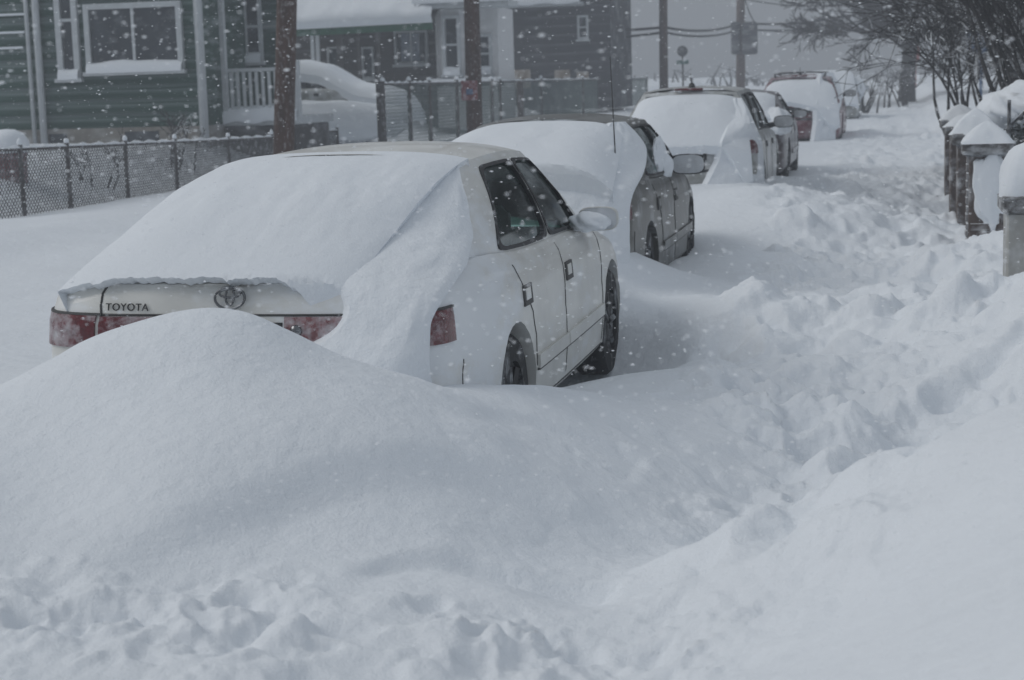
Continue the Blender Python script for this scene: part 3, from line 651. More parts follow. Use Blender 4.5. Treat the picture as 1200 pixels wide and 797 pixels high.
p0 = sh1.ev(-sh1.u_at_x(.545), .945, .006); p1 = sh1.ev(-sh1.u_at_x(.38), .945, .006)
lo.location = p0; lo.rotation_euler = (R(76), 0, math.atan2(p1[1] - p0[1], p1[0] - p0[0])); lo.scale = (1.05, 1, 1)

snow_sheet('snow_blanket', (1.65, 1.465), (.10, 1.06), .60, .74, .50, .05, 'smooth white snow blanket over the rear window and boot of the nearest white sedan', CAR1, tongue=((.78, .22, .075),), seed=1, edge=.05, drop=.03, na=121)
snow_plaster('snow_plaster', [(0, .05, -.40, .3), (.25, .26, -.13, .74), (.36, .47, .0, .86), (.42, .53, .03, .95), (.5, .45, .10, 1.04), (.6, .40, .35, 1.12), (.75, .42, .8, 1.25), (.88, .46, 1.22, 1.37), (1, .48, 1.58, 1.44)],
             [(0, .86, -.02, .3), (.25, .835, .03, .7), (.4, .825, .07, .90), (.48, .85, .22, .985), (.6, .845, .60, 1.065), (.75, .785, .98, 1.145), (.88, .70, 1.20, 1.28), (1, .585, 1.50, 1.43)],
             [(0, .30), (.25, .14), (.4, .09), (.5, .09), (.6, .10), (.75, .07), (.88, .035), (1, .0)], 0, 1, 'rippled wind-packed snow stuck to the right rear corner of the nearest white sedan', CAR1, seed=2, amp=.02)
def lump(name, c, r, label, loc, seed, m_=None, n=22, amp=.3):
    P = []
    for i, ph in enumerate(np.linspace(0, math.pi, n)):
        row = []
        for th in np.linspace(0, 2 * math.pi, n * 2):
            d = np.array([math.sin(ph) * math.cos(th), math.sin(ph) * math.sin(th), math.cos(ph)])
            k = 1 + amp * float(fbm(np.array([d[0] * 1.6 + seed + d[2]]), np.array([d[1] * 1.6 - d[2] * .7 + seed]), 3)[0]); row.append(np.array(c) + d * np.array(r) * k)
        P.append(row)
    o = MB().grid(P).build(name, m_ or M_snow_soft, None, True); o.location = loc; return tag(o, label, 'snow')
lump('snow_clump', (.90, 3.18, 1.02), (.11, .14, .055), 'snow clump wedged against the wing mirror of the nearest white sedan', CAR1, 3)

# ---- second car: tan sedan with a tall mast aerial
CAR2 = np.array([-2.63, 11.45, .03])
car2, sh2, cab2 = sedan('tan sedan behind the white one, with a thin mast aerial, its boot under snow', CAR2, M_tan, L=4.6, W=.865, ax=(1.15, 3.80), roof=1.405, mir=(.06, 2.95, 1.04, 1.15), mirm=M_black)
ab = sh2.ev(sh2.u_at_y(.62), 1.02, -.12)
MB().tube([ab, ab + np.array([-.045, .10, .90])], [.006, .003], 6).tube([ab + np.array([0, 0, -.02]), ab + np.array([0, .005, .05])], .013, 8).build('aerial', M_black, car2, True, True)
snow_sheet('snow_blanket', (1.55, 1.43), (-.12, 1.20), .60, .80, .78, .05, 'thick snow shelf over the rear window and boot of the tan sedan', CAR2, tongue=((.55, .3, .04),), seed=6, drop=.22, edge=.18)
snow_plaster('snow_plaster', [(.2, .1, -.55), (.6, .15, -.42), (1.0, .2, -.25), (1.16, .25, -.12), (1.22, .42, .15), (1.3, .50, .8), (1.44, .52, 1.5)],
             [(.2, .88, .04), (.55, .86, .05), (.9, .86, .09), (1.0, .865, .30), (1.08, .85, .85), (1.14, .80, 1.4), (1.24, .75, 1.75), (1.36, .66, 1.78), (1.44, .6, 1.65)],
             [(.2, .30), (.6, .22), (1.0, .17), (1.15, .13), (1.3, .06), (1.44, .0)], .2, 1.44, 'lumpy snow packed over the tail and right rear wing of the tan sedan', CAR2, outdir=(.75, -.6, .12), seed=8, amp=.03)
lump('snow_clump', (.76, 2.55, 1.04), (.09, .24, .12), 'snow clump piled in front of the wing mirror of the tan sedan', CAR2, 9)
lump('snow_clump', (.76, 2.35, 1.12), (.05, .30, .16), 'snow pasted across the side windows of the tan sedan', CAR2, 12)

# ---- upright-tailed cars
HATCH_LAYERS = [(.22, .07, .06, .06), (.29, .015, -.02, 0), (.48, .0, -.06, -.04), (.64, .0, -.06, -.03), (.68, .002, -.04, 0), (.71, .004, .0, .03), (.82, .004, .01, .05), (.92, .015, .03, .08), (.98, .03, .05, .12), (1.01, .05, .07, .15), (1.03, .085, .10, .2)]
def hatch(name, label, loc, paint, L=4.35, W=.875, ax=(.85, 3.45), roof=1.52, rake=.5, rails=False, wheel_r=.33, zs=1.0, cat='car', yA0=3.3, yA1=2.5, mirrors=True):
    root = empty(name, loc, label, cat, 'cars parked along the walkway')
    top = 1.03 * zs; lay = [(a * zs, b_, c_, d_) for a, b_, c_, d_ in HATCH_LAYERS]
    ys = np.array([0, .3, 2.5, 3.2, L - .4, L]); zv = np.array([top, top, top - .02, top - .04, top - .16, top - .28])
    zb = lambda y: np.interp(np.asarray(y, float), ys, zv)
    sh = Shell(L, W, zb, lay, nR=4.5, lR=.38)
    bo = bpy.data.objects.new('body', sh.body([(y, wheel_r) for y in ax], wheel_r + .055, (.25, yA0 - .1, .72))); bo.data.materials.append(paint); COL.objects.link(bo); bo.parent = root
    cab = Cabin(.16, yA0, .16 + rake, yA1, lambda y: W - .09, W - .26, zb, roof, crown=.05)
    cab.build(root, paint, ((.06, .22), (.27, .56), (.59, .93)), glass=M_glass_dark, trim=M_black)
    for y in ax:
        for sg in (-1, 1): wheel(root, y, W - .13, wheel_r, wheel_r, sg)
    if mirrors: mirror(root, W + .11, yA0 - .45, top + .06, 1, M_black, 1.05); mirror(root, -W - .11, yA0 - .45, top + .06, -1, M_black, 1.05)
    interior(root, .4, yA0, W - .18, top - .05)
    U = sh.u_at_y
    for sg in (-1, 1):
        for y in (1.45, 2.4): sh.patch(sg * U(y - .06), sg * U(y + .06), .83 * zs, .90 * zs, 5, 3, .012, .012).build('door_handle', M_black, root, False, True)
        for pts in ([(2.2, .97), (2.22, .35)], [(1.25, .97), (1.3, .7), (1.42, .45)], [(3.2, .93), (3.18, .35)]): sh.seam([(sg * U(y), z * zs) for y, z in pts]).build('door_seam', M_seam, root, True, True)
        sh.patch(sg * sh.u_at_x(W * .80), sg * U(.22), .80 * zs, .99 * zs, 10, 5, .010, .03).build('tail_light', M_taillight, root, True, True)
        sh.patch(sg * U(L - .28), sg * U(L - .03), .58 * zs, .70 * zs, 8, 4, .006, .03).build('headlight', M_chrome, root, True, True)
    sh.patch(-sh.u_at_x(W * .8), sh.u_at_x(W * .8), .60 * zs, .635 * zs, 12, 2, .006, .02).build('bumper_strip', M_black, root, False, True)
    sh.patch(-sh.u_at_x(.27), sh.u_at_x(.27), .74 * zs, .85 * zs, 8, 3, .006, .02).build('number_plate', M_rim, root, False, True)
    q = cab.roof(.0, 0); MB().cbox((0, q[1] - .02, q[2] - .01), (.34, .05, .03), .01).build('brake_light', M_taillight, root, False, True)
    q = cab.roof(.12, 0); an = MB(); an.lathe([(.001, .06), (.03, .045), (.045, .0), (.05, -.02)], (q[0], q[1], q[2]), 'z', 10); an.tube([(q[0], q[1], q[2] + .04), (q[0], q[1] - .12, q[2] + .16)], .006, 5); an.build('aerial', M_black, root, True, True)
    if rails:
        for sg in (-1, 1):
            pts = [cab.roof(t, sg * .86) + np.array([0, 0, .06 if .04 < t < .96 else 0]) for t in np.linspace(.02, .95, 14)]; MB().tube(pts, .02, 6).build('roof_rail', M_black, root, True, True)
        for t in (.25, .7): MB().tube([cab.roof(t, -.86) + np.array([0, 0, .07]), cab.roof(t, 0) + np.array([0, 0, .05]), cab.roof(t, .86) + np.array([0, 0, .07])], .018, 6).build('roof_bar', M_black, root, True, True)
    return root, sh, cab

CAR3 = np.array([-2.40, 19.9, .10])
car3, sh3, cab3 = hatch('hatchback', 'silver hatchback ahead of the tan sedan with a red brake light on its roof edge', CAR3, M_silver, L=4.3, W=.86, roof=1.505)
snow_sheet('snow_blanket', (.60, 1.47), (-.05, .90), .58, .78, .80, .06, 'rounded snow coat over the tailgate of the silver hatchback', CAR3, tongue=((-.75, .3, .15), (.9, .2, .25)), seed=14, drop=.10, edge=.10, crown=.02)
snow_plaster('snow_plaster', [(.2, .15, -.35), (.5, .30, -.2), (.75, .42, -.08), (.95, .45, -.1), (1.1, .5, .05), (1.3, .55, .35), (1.45, .55, .52)],
             [(.2, .92, .3), (.5, .90, .34), (.8, .885, .40), (.95, .87, .34), (1.05, .84, .20), (1.15, .80, .22), (1.3, .72, .38), (1.45, .62, .55)],
             [(.2, .25), (.7, .10), (1.0, .07), (1.2, .05), (1.45, .0)], .2, 1.44, 'snow packed on the right rear corner of the silver hatchback', CAR3, seed=17, amp=.02)
CAR4 = np.array([-2.52, 26.6, .10])
car4, sh4, cab4 = sedan('dark maroon-grey sedan half hidden behind the silver hatchback', CAR4, M_maroon, L=4.5, W=.87, ax=(1.1, 3.7), roof=1.38)
snow_sheet('snow_blanket', (1.62, 1.41), (.0, 1.10), .60, .75, .72, .06, 'snow sheet over the rear window of the dark maroon-grey sedan', CAR4, seed=21, drop=.15)
lump('snow_clump', (.75, .35, .98), (.22, .5, .22), 'snow heaped on the right rear wing of the dark maroon-grey sedan', CAR4, 22)
CAR5 = np.array([-2.08, 38.2, .16])
car5, sh5, cab5 = hatch('sport_utility_vehicle', 'red sport utility vehicle with black roof rack, sides plastered with snow', CAR5, M_red, L=4.7, W=.93, roof=1.56, rake=.35, rails=True, wheel_r=.37, zs=1.08, cat='suv', ax=(.95, 3.65), yA0=3.5, yA1=2.7)
snow_sheet('snow_blanket', (.50, 1.50), (-.12, .92), .66, .84, .9, .10, 'deep snow coat over the tailgate of the red sport utility vehicle', CAR5, tongue=((-.3, .5, -.12), (.8, .3, .25)), seed=25, drop=.10)
snow_plaster('snow_plaster', [(.2, .35, -.4), (.6, .40, -.2), (1.0, .40, -.15), (1.3, .45, .1), (1.62, .45, .45)], [(.2, .80, .0), (.6, .80, .02), (.9, .90, .15), (1.15, .93, .6), (1.4, .85, 1.3), (1.62, .70, 1.6)],
             [(.2, .02), (.7, .05), (1.1, .12), (1.4, .10), (1.62, .05)], .2, 1.66, 'thick snow on the right side of the red sport utility vehicle', CAR5, outdir=(.9, -.3, .15), seed=27, amp=.06)
CAR6 = np.array([-1.95, 51.5, .25])
car6, sh6, cab6 = hatch('hatchback', 'snow-caked pale car farthest up the row, beyond the red sport utility vehicle', CAR6, M_silver, L=4.4, W=.9, roof=1.5)
snow_sheet('snow_blanket', (.8, 1.62), (-.15, .70), .66, .86, .9, .15, 'snow coat over the tail of the farthest parked car', CAR6, seed=31, drop=.10)
lump('snow_clump', (.80, 1.9, 1.05), (.2, 1.3, .35), 'snow plastered along the side of the farthest parked car', CAR6, 33, amp=.5)

# ---- car in the driveway across the street
CAR7 = np.array([-15.9, 40.0, .80])
car7, sh7, cab7 = hatch('hatchback', 'white car in the driveway across the street, buried in snow but for one side window', CAR7, M_silver, L=4.4, W=.86, roof=1.46, mirrors=False)
car7.rotation_euler = (0, 0, R(-90)); car7['group'] = 'cars across the street'
def shell_snow(name, cab, y0, y1, label, loc, rz, seed):
    """snow over a roof, windscreen and bonnet as one draped sheet"""
    prof = [(-.1, 1.1), (.2, 1.35), (.55, 1.60), (1.2, 1.70), (2.0, 1.69), (2.5, 1.58), (2.9, 1.33), (3.3, 1.12), (3.9, 1.02), (4.45, .86), (4.6, .5)]
    ys = np.linspace(-.1, 4.6, 50); P = np.zeros((50, 31, 3))
    for i, y in enumerate(ys):
        zt = np.interp(y, [q[0] for q in prof], [q[1] for q in prof])
        for j, a in enumerate(np.linspace(-1, 1, 31)):
            hw = .76 + .16 * np.clip((1.6 - zt) / .6, 0, 1); n = float(fbm(np.array([a * 2 + seed]), np.array([y * 1.2]), 3)[0])
            P[i, j] = (a * hw, y, zt - .14 * abs(a)**4 - .14 * abs(a)**10 + .05 * n)
    for _ in range(2): P[1:-1] = (P[:-2] + 2 * P[1:-1] + P[2:]) / 4
    m = MB().grid(P)
    for e, d in ((P[:, 0], (.0, 0, -.2)), (P[:, -1], (.0, 0, -.2)), (P[0], (0, .1, -.3)), (P[-1], (0, -.1, -.3))): m.grid(np.stack([e, e + np.array(d)], 1))
    o = m.build(name, M_snow_soft, None, 50); o.location = loc; o.rotation_euler = (0, 0, rz); return tag(o, label, 'snow')
shell_snow('snow_blanket', cab7, 0, 4.4, 'deep rounded snow over the roof and bonnet of the white car in the driveway', CAR7, R(-90), 41)
lump('snow_clump', (0, 0, 0), (2.1, .30, .50), 'snow heap along the lower side of the white car in the driveway', (-13.1, 38.95, 1.0), 43, amp=.3)

# ------------------------------------------------------------------ houses across the street (their side walls face the camera)
M_green = mat('green_siding', (.014, .052, .038), .8, snow_side=.45, side_scale=(.5, 1, 4), snow_top=.1, var=.25, var_scale=3, bump=.01, bump_scale=20, smax=.38)
M_cream = mat('cream_foundation', (.24, .225, .20), .85, snow_side=.5, side_scale=(.6, 1, 1.5), var=.15, bump=.01, smax=.5)
M_trim = mat('white_trim', (.50, .53, .55), .6, var=.08)
M_brown = mat('brown_wall', (.042, .038, .037), .85, snow_side=.4, side_scale=(.8, 1, 2), var=.3, var_scale=2, smax=.3)
M_gtrim = mat('green_trim', (.012, .10, .05), .7, snow_side=.3, side_scale=(2, 2, 4), var=.2, smax=.4)
M_dark = mat('dark_grey_siding', (.034, .035, .042), .85, snow_side=.4, side_scale=(.5, 1, 2), var=.25, var_scale=2, smax=.3)
M_wwall = mat('white_wall', (.66, .67, .68), .75, var=.06)
M_tanw = mat('tan_panel', (.26, .215, .17), .8, snow_side=.5, var=.2)
M_wood = mat('pole_wood', (.060, .030, .020), .9, snow_side=.25, side_scale=(30, 30, 12), var=.35, var_scale=9, stretch=(1, 1, .15), bump=.01, bump_scale=30, smax=.5)
M_galv = mat('fence_wire', (.06, .06, .062), .6, metal=.2, snow_side=.45, side_scale=(8, 8, 8), smax=.5)
M_fencep = mat('fence_post', (.055, .048, .046), .7, snow_side=.4, side_scale=(8, 8, 5), snow_top=.2, smax=.4)
M_bark = mat('bark', (.022, .019, .019), .9, snow_top=.32, snow_side=.3, side_scale=(7, 7, 7), var=.3, smax=.4)
M_bark_far = mat('bark_far', (.022, .019, .019), .9, snow_side=.2, side_scale=(7, 7, 7), var=.3, smax=.3)
M_cable = mat('cable', (.015, .015, .016), .7)
M_redsign = mat('red_sign', (.16, .03, .035), .6, snow_side=.5, side_scale=(9, 9, 9)); M_bluesign = mat('blue_sign', (.05, .10, .20), .6, snow_side=.4, side_scale=(9, 9, 9))
M_grsign = mat('green_sign', (.05, .14, .12), .6, snow_side=.5)
M_brick = mat('brown_brick', (.075, .055, .048), .85, snow_side=.5, side_scale=(4, 4, 4), snow_top=.3, var=.25, var_scale=12, bump=.008, bump_scale=40)
M_conc = mat('rendered_concrete', (.36, .36, .345), .85, snow_side=.68, side_scale=(2.5, 2.5, 2.5), var=.12, bump=.006, bump_scale=50)
M_stone = mat('dark_stone_cap', (.075, .07, .068), .85, snow_side=.62, side_scale=(6, 6, 9), var=.25, bump=.008)
M_iron = mat('wrought_iron', (.025, .026, .03), .6, snow_top=.45, snow_side=.45, side_scale=(9, 9, 9))
M_door = mat('blue_grey_door', (.16, .20, .26), .6, snow_side=.5, var=.1)
M_green_mesh = mat('green_windscreen_mesh', (.10, .14, .135), .8, snow_side=.35, side_scale=(.6, .6, 1), var=.15, smax=.3)

def rpx(px0, py0, px1, py1, y):
    a = aty((px0 + px1) / 2, py0, y)[2]; b = aty((px0 + px1) / 2, py1, y)[2]
    return aty(px0, (py0 + py1) / 2, y)[0], aty(px1, (py0 + py1) / 2, y)[0], min(a, b), max(a, b)
def window(root, x0, x1, z0, z1, y, fw=.09, mull=1, rail=False, sill_snow=True):
    """window on a wall facing -y: frame (> panes, mullion, sill)"""
    f = MB()
    for q in ((x0, x1, z1 - fw, z1), (x0, x1, z0, z0 + fw)): f.bb(q[0], q[1], y - .07, y + .03, q[2], q[3])
    for q in ((x0, x0 + fw), (x1 - fw, x1)): f.bb(q[0], q[1], y - .069, y + .03, z0 + fw, z1 - fw)
    w_ = f.build('window', M_trim, root)
    n = mull + 1; dx = (x1 - x0 - 2 * fw) / n
    for i in range(n):
        a = x0 + fw + i * dx
        if rail:
            zm = (z0 + z1) / 2
            for za, zb_ in ((z0 + fw, zm - .03), (zm + .03, z1 - fw)): MB().bb(a + .02, a + dx - .02, y - .02, y + .01, za, zb_).build('pane', M_hglass, w_)
        else: MB().bb(a + .01, a + dx - .01, y - .02, y + .01, z0 + fw, z1 - fw).build('pane', M_hglass, w_)
        if i: MB().bb(a - .03, a + .03, y - .05, y + .01, z0 + fw, z1 - fw).build('mullion', M_trim, w_)
    if rail: MB().bb(x0 + fw, x1 - fw, y - .045, y + .01, (z0 + z1) / 2 - .03, (z0 + z1) / 2 + .03).build('sash_rail', M_trim, w_)
    MB().bb(x0 - .05, x1 + .05, y - .14, y - .005, z0 - .08, z0 - .002).build('sill', M_trim, w_)
    if sill_snow:
        m = MB(); P = []
        for x in np.linspace(x0 + .02, x1 - .02, 14):
            h = .16 + .05 * float(fbm(np.array([x * 2]), np.array([z0]), 2)[0]); P.append([(x, y - .15, z0 - .03), (x, y - .14, z0 + h * .5), (x, y - .10, z0 + h), (x, y - .01, z0 + h * 1.25)])
        m.grid(P).build('sill_snow', M_snow_soft, w_, True)
    return w_
def boards(root, x0, x1, y, z0, z1, pitch, m_, name='siding_board', t=.035):
    n = int(round((z1 - z0) / pitch)); pitch = (z1 - z0) / n
    me = MB().add([(0, 0, 0), (1, 0, 0), (1, -t, 0), (0, -t, 0), (0, .004, pitch), (1, .004, pitch), (1, -.006, pitch), (0, -.006, pitch)], [(3, 2, 1, 0), (4, 5, 6, 7), (0, 1, 5, 4), (2, 3, 7, 6), (1, 2, 6, 5), (3, 0, 4, 7)]).mesh(name, m_)
    for k in range(n): inst(me, name, (x0, y - .002 * (k % 2), z0 + k * pitch), root, sc=(x1 - x0, 1, 1))

# --- green house
YG = 32.0
xr = aty(237, 90, YG)[0]; gzr = aty(150, 166, YG)[2]
h1 = empty('house', (xr, YG, gzr), 'dark green clapboard house with white window frames and a railed porch', 'house')
zf = aty(120, 150, YG)[2]
w_ = MB().bb(xr - 11, xr, YG + .05, YG + 4.6, zf, 6.2).build('wall', M_green, h1)
boards(h1, xr - 11, xr - .02, YG + .045, zf, 6.2, .285, M_green)
MB().bb(xr - 11, xr - .03, YG - .02, YG + 4.5, gzr - .9, zf - .004).build('foundation', M_cream, h1)
MB().bb(xr - .10, xr + .03, YG - .025, YG + .12, gzr - .5, 6.2).build('corner_board', M_trim, h1)
MB().add([(xr - 11.4, YG - .5, 6.1), (xr + .5, YG - .5, 6.1), (xr + .5, YG + 5.1, 6.1), (xr - 11.4, YG + 5.1, 6.1), (xr - 11.4, YG + 2.3, 8.2), (xr + .5, YG + 2.3, 8.2)], [(0, 1, 5, 4), (2, 3, 4, 5), (0, 4, 3), (1, 2, 5), (0, 3, 2, 1)]).build('roof', M_snow_soft, h1)
window(h1, *rpx(101, 3, 215, 83, YG), YG - .02, .11)
window(h1, *rpx(66, -45, 92, 92, YG), YG - .02, .12, 0, True)
for px0, px1, py0, py1 in ((59, 79, 157, 169), (147, 187, 154, 167)):
    x0, x1, z0, z1 = rpx(px0, py0, px1, py1, YG); MB().bb(x0, x1, YG - .03, YG + .02, z0, z1).build('basement_window', M_hglass, h1)
for px, r_ in ((38, .045), (49, .075), (238, .06)):
    x0 = aty(px, 80, YG)[0]; MB().tube([(x0, YG - .10, gzr - .3), (x0, YG - .10, 3.5), (x0 + (.02 if px < 100 else .02), YG - .10, 6.0)], r_, 8).build('downspout', M_trim, h1, True)
xl = aty(44, 80, YG)[0]
for k, py in enumerate((17, 38, 56)):
    a = aty(8, py, YG); MB().bb(a[0] - .45, a[0] + .45 - .12 * k * .3, YG - .05, YG - .0, a[2] - .03, a[2] + .015).build('ledge_snow', M_snow_soft, h1)
# porch on the street front
YP = 33.0
px_ = lambda px, py=100, y=YP: aty(px, py, y)[0]; pz_ = lambda px, py, y=YP: aty(px, py, y)[2]
zd = pz_(285, 138); x0, x1 = px_(243), px_(345)
pr = MB().bb(x0, x1, YP, YP + 2.4, zd - .16, zd).build('porch_deck', M_trim, h1)
m = MB(); P = []
for x in np.linspace(x0 - .02, x1 + .03, 20):
    h = .18 + .08 * float(fbm(np.array([x * 1.7]), np.array([.2]), 3)[0]); P.append([(x, YP - .05, zd - .10 + .03 * math.sin(x * 9)), (x, YP - .07, zd + h * .4), (x, YP + .05, zd + h), (x, YP + .8, zd + h * 1.2)])
m.grid(P).build('deck_snow', M_snow_soft, h1, True)
MB().bb(x0 + .05, x1 - .05, YP + .1, YP + 2.2, gzr - .9, zd - .17).build('porch_skirt', M_brown, h1)
zt = pz_(290, 80)
rl = MB().bb(px_(258), x1, YP + .02, YP + .09, zt - .07, zt).build('railing', M_trim, h1)
MB().bb(px_(258), x1, YP + .03, YP + .08, zd + .10, zd + .16).build('bottom_rail', M_trim, rl)
me = MB().bb(-.028, .028, -.02, .02, 0, zt - zd - .24).mesh('baluster', M_trim)
for k in range(14):
    xx = px_(263) + k * .135
    if xx < x1: inst(me, 'baluster', (xx, YP + .055, zd + .163), rl)
for px in (243, 262, 347): MB().bb(px_(px) - .06, px_(px) + .06, YP + .0, YP + .12, zd, 4.6 if px < 300 else zt + .12).build('porch_post', M_trim, h1)
MB().bb(px_(238), px_(310), YP + 1.6, YP + 1.75, zd, 5).build('porch_wall', M_green, h1)
window(h1, *rpx(238, 22, 262, 62, YP + 1.5), YP + 1.5, .08, 0, True)
window(h1, *rpx(286, -10, 307, 72, YP + 1.5), YP + 1.5, .07, 0, True)
a0, a1, b0, b1 = rpx(267, -20, 284, 126, YP + 1.5); dr = MB().bb(a0, a1, YP + 1.53, YP + 1.6, b0, b1).build('front_door', M_dash, h1)
MB().bb(a0 - .09, a0 - .005, YP + 1.50, YP + 1.6, b0, b1).bb(a1 + .005, a1 + .09, YP + 1.50, YP + 1.6, b0, b1).build('door_frame', M_trim, dr)
MB().bb(px_(236), px_(350), YP - .1, YP + 2.4, 4.55, 4.75).build('porch_roof', M_trim, h1)

# --- brown house with a snow-loaded porch roof
YB = 48.0
h2 = empty('house', (-14, YB, 1.0), 'brown house with green-edged porch roof under thick snow, behind the driveway car', 'house')
x0, x1 = aty(292, 60, YB)[0], aty(511, 60, YB)[0]
MB().bb(x0, x1, YB, YB + 6, .5, 6.5).build('wall', M_brown, h2)
boards(h2, x0, x1, YB - .01, 1.0, 3.6, .32, M_brown)
YF = 46.0
A, B = aty(296, 41, YF), aty(506, 30, YF)
MB().add([(A[0], YF, A[2] - .1), (B[0], YF, B[2] - .1), (B[0], YF, B[2] + .17), (A[0], YF, A[2] + .17), (A[0], YF + .12, A[2] - .1), (B[0], YF + .12, B[2] - .1), (B[0], YF + .12, B[2] + .17), (A[0], YF + .12, A[2] + .17)], [(0, 1, 2, 3), (7, 6, 5, 4), (0, 4, 5, 1), (3, 2, 6, 7), (0, 3, 7, 4), (1, 5, 6, 2)]).build('fascia', M_gtrim, h2)
P = []
for x in np.linspace(A[0] - .05, B[0] + .05, 40):
    t = (x - A[0]) / (B[0] - A[0]); zz = A[2] + (B[2] - A[2]) * t + .10; n = float(fbm(np.array([x * 1.1]), np.array([2.]), 4)[0]) * .22
    P.append([(x, YF - .10, zz - .02), (x, YF - .22, zz + .18 + n * .5), (x, YF - .05, zz + .45 + n), (x, YF + .8, zz + .85), (x, YF + 2.2, zz + 1.6)])
MB().grid(P).build('roof_snow', M_snow_soft, h2, True)
MB().add([(A[0], YF + .02, A[2] + .13), (B[0], YF + .02, B[2] + .13), (B[0], YF + 2.1, B[2] + 1.3), (A[0], YF + 2.1, A[2] + 1.3), (A[0], YF + .02, A[2] + .03), (B[0], YF + .02, B[2] + .03), (B[0], YF + 2.1, B[2] + 1.2), (A[0], YF + 2.1, A[2] + 1.2)], [(0, 1, 2, 3), (7, 6, 5, 4), (0, 4, 5, 1), (3, 2, 6, 7), (0, 3, 7, 4), (1, 5, 6, 2)]).build('porch_roof', M_brown, h2)
tri = [aty(370, 38, YF - .05), aty(388, 36, YF - .05), aty(384, 22, YF - .05)]
MB().add([t + np.array([0, d, 0]) for d in (0, .08) for t in tri], [(0, 1, 2), (5, 4, 3), (0, 3, 4, 1), (1, 4, 5, 2), (2, 5, 3, 0)]).build('gable_trim', M_gtrim, h2)
for px in (372, 366, 396, 400, 420, 443): xx = aty(px, 60, YF)[0]; MB().bb(xx - .05, xx + .05, YF + .01, YF + .10, .9, A[2] - .10 + (B[2] - A[2]) * (xx - A[0]) / (B[0] - A[0])).build('porch_post', M_trim if px in (366, 372) else M_brown, h2)
a0, a1, b0, b1 = rpx(463, 36, 502, 75, YB); window(h2, a0, a1, b0, b1, YB - .04, .06, 1, False, False)
MB().bb(a0 + .2, a0 + .75, YB - .075, YB - .062, b0 + .08, b1 - .08).build('blind', M_door, h2)
for px in (425, 385): q = rpx(px, 55, px + 14, 92, YB); window(h2, *q, YB - .04, .05, 0, False, False)
MB().add([(x0 - .4, YB - .3, 6.4), (x1 + .4, YB - .3, 6.4), (x1 + .4, YB + 6.3, 6.4), (x0 - .4, YB + 6.3, 6.4), (x0 - .4, YB + 3, 9), (x1 + .4, YB + 3, 9)], [(0, 1, 5, 4), (2, 3, 4, 5), (0, 4, 3), (1, 2, 5), (0, 3, 2, 1)]).build('roof', M_snow_soft, h2)

# --- white bay-windowed house
YW = 47.0
h3 = empty('front_porch', (-11.8, YW, 1.0), 'white enclosed front porch with tall bay windows behind the signed pole', 'porch')
x0, x1 = aty(511, 60, YW)[0], aty(584, 60, YW)[0]; zs = aty(545, 92, YW)[2]
MB().bb(x0, x1, YW, YW + 2.0, .6, aty(560, 9, YW)[2]).build('wall', M_wwall, h3)
ZT = aty(560, 10, YW)[2] - .01; bx0, bx1 = aty(513, 60, YW)[0], aty(549, 60, YW)[0]
MB().add([(bx0, YW - .005, zs - .1), (bx0 + .25, YW - .55, zs - .1), (bx1 - .1, YW - .55, zs - .1), (bx1, YW - .005, zs - .1), (bx0, YW - .005, ZT), (bx0 + .25, YW - .55, ZT), (bx1 - .1, YW - .55, ZT), (bx1, YW - .005, ZT)], [(0, 1, 5, 4), (1, 2, 6, 5), (2, 3, 7, 6), (4, 5, 6, 7), (3, 2, 1, 0)]).build('bay', M_wwall, h3)
q = rpx(519, 18, 540, 87, YW - .55); window(h3, *q, YW - .56, .09, 0, True)
q = rpx(560, 40, 577, 86, YW); window(h3, *q, YW - .02, .08, 0, True)
MB().bb(x0 - .1, x1 + .1, YW - .75, YW + .1, zs - .22, zs - .11).build('string_course', M_brown, h3)
P = [[(x, YW - .80, zs - .11), (x, YW - .78, zs - .02), (x, YW - .6, zs + .02)] for x in np.linspace(x0 - .1, x1 + .1, 10)]; MB().grid(P).build('ledge_snow', M_snow_soft, h3, True)
zr_ = aty(560, 10, YW)[2]
MB().bb(x0 - .3, x1 + .55, YW - 1.0, YW + .2, zr_, zr_ + .18).build('eave', M_trim, h3)
P = [[(x, YW - 1.1, zr_ + .14), (x, YW - 1.12, zr_ + .30), (x, YW - .9, zr_ + .5), (x, YW + 2.1, zr_ + 1.1)] for x in np.linspace(x0 - .35, x1 + .6, 12)]; MB().grid(P).build('roof_snow', M_snow_soft, h3, True)

# --- dark grey house
YD = 62.0
h4 = empty('house', (-12.5, YD, 1.0), 'big dark grey sided house wall behind the mesh fence', 'house')
x0, x1 = aty(586, 60, YD)[0], aty(716, 60, YD)[0]; zb_ = aty(650, 84, YD)[2]
MB().bb(x0, x1, YD, YD + 5, .8, 8.5).build('wall', M_dark, h4)
boards(h4, x0, x1 - .01, YD - .01, zb_, 6.2, .33, M_dark)
for a, b_, c_, d_ in ((586, 82, 622, 104), (650, 82, 668, 92), (676, 84, 690, 93)):
    q = rpx(a, b_, c_, d_, YD); MB().bb(q[0], q[1], YD - .05, YD, q[2], q[3]).build('wall_panel', M_tanw, h4)
q = rpx(677, 18, 690, 46, YD); window(h4, *q, YD - .05, .08, 0, True, False)
A, B = aty(578, 9, YD - 1.2), aty(678, 3, YD - 1.2)
MB().bb(A[0], B[0], YD - 1.2, YD + .1, A[2] + .0, A[2] + .12).build('eave', M_trim, h4)
P = [[(x, YD - 1.26, A[2] + .05 + .03 * math.sin(x * 5)), (x, YD - 1.3, A[2] + .22), (x, YD - 1.1, A[2] + .38), (x, YD + .2, A[2] + .9)] for x in np.linspace(A[0] - .05, B[0] + .05, 16)]; MB().grid(P).build('eave_snow', M_snow_soft, h4, True)

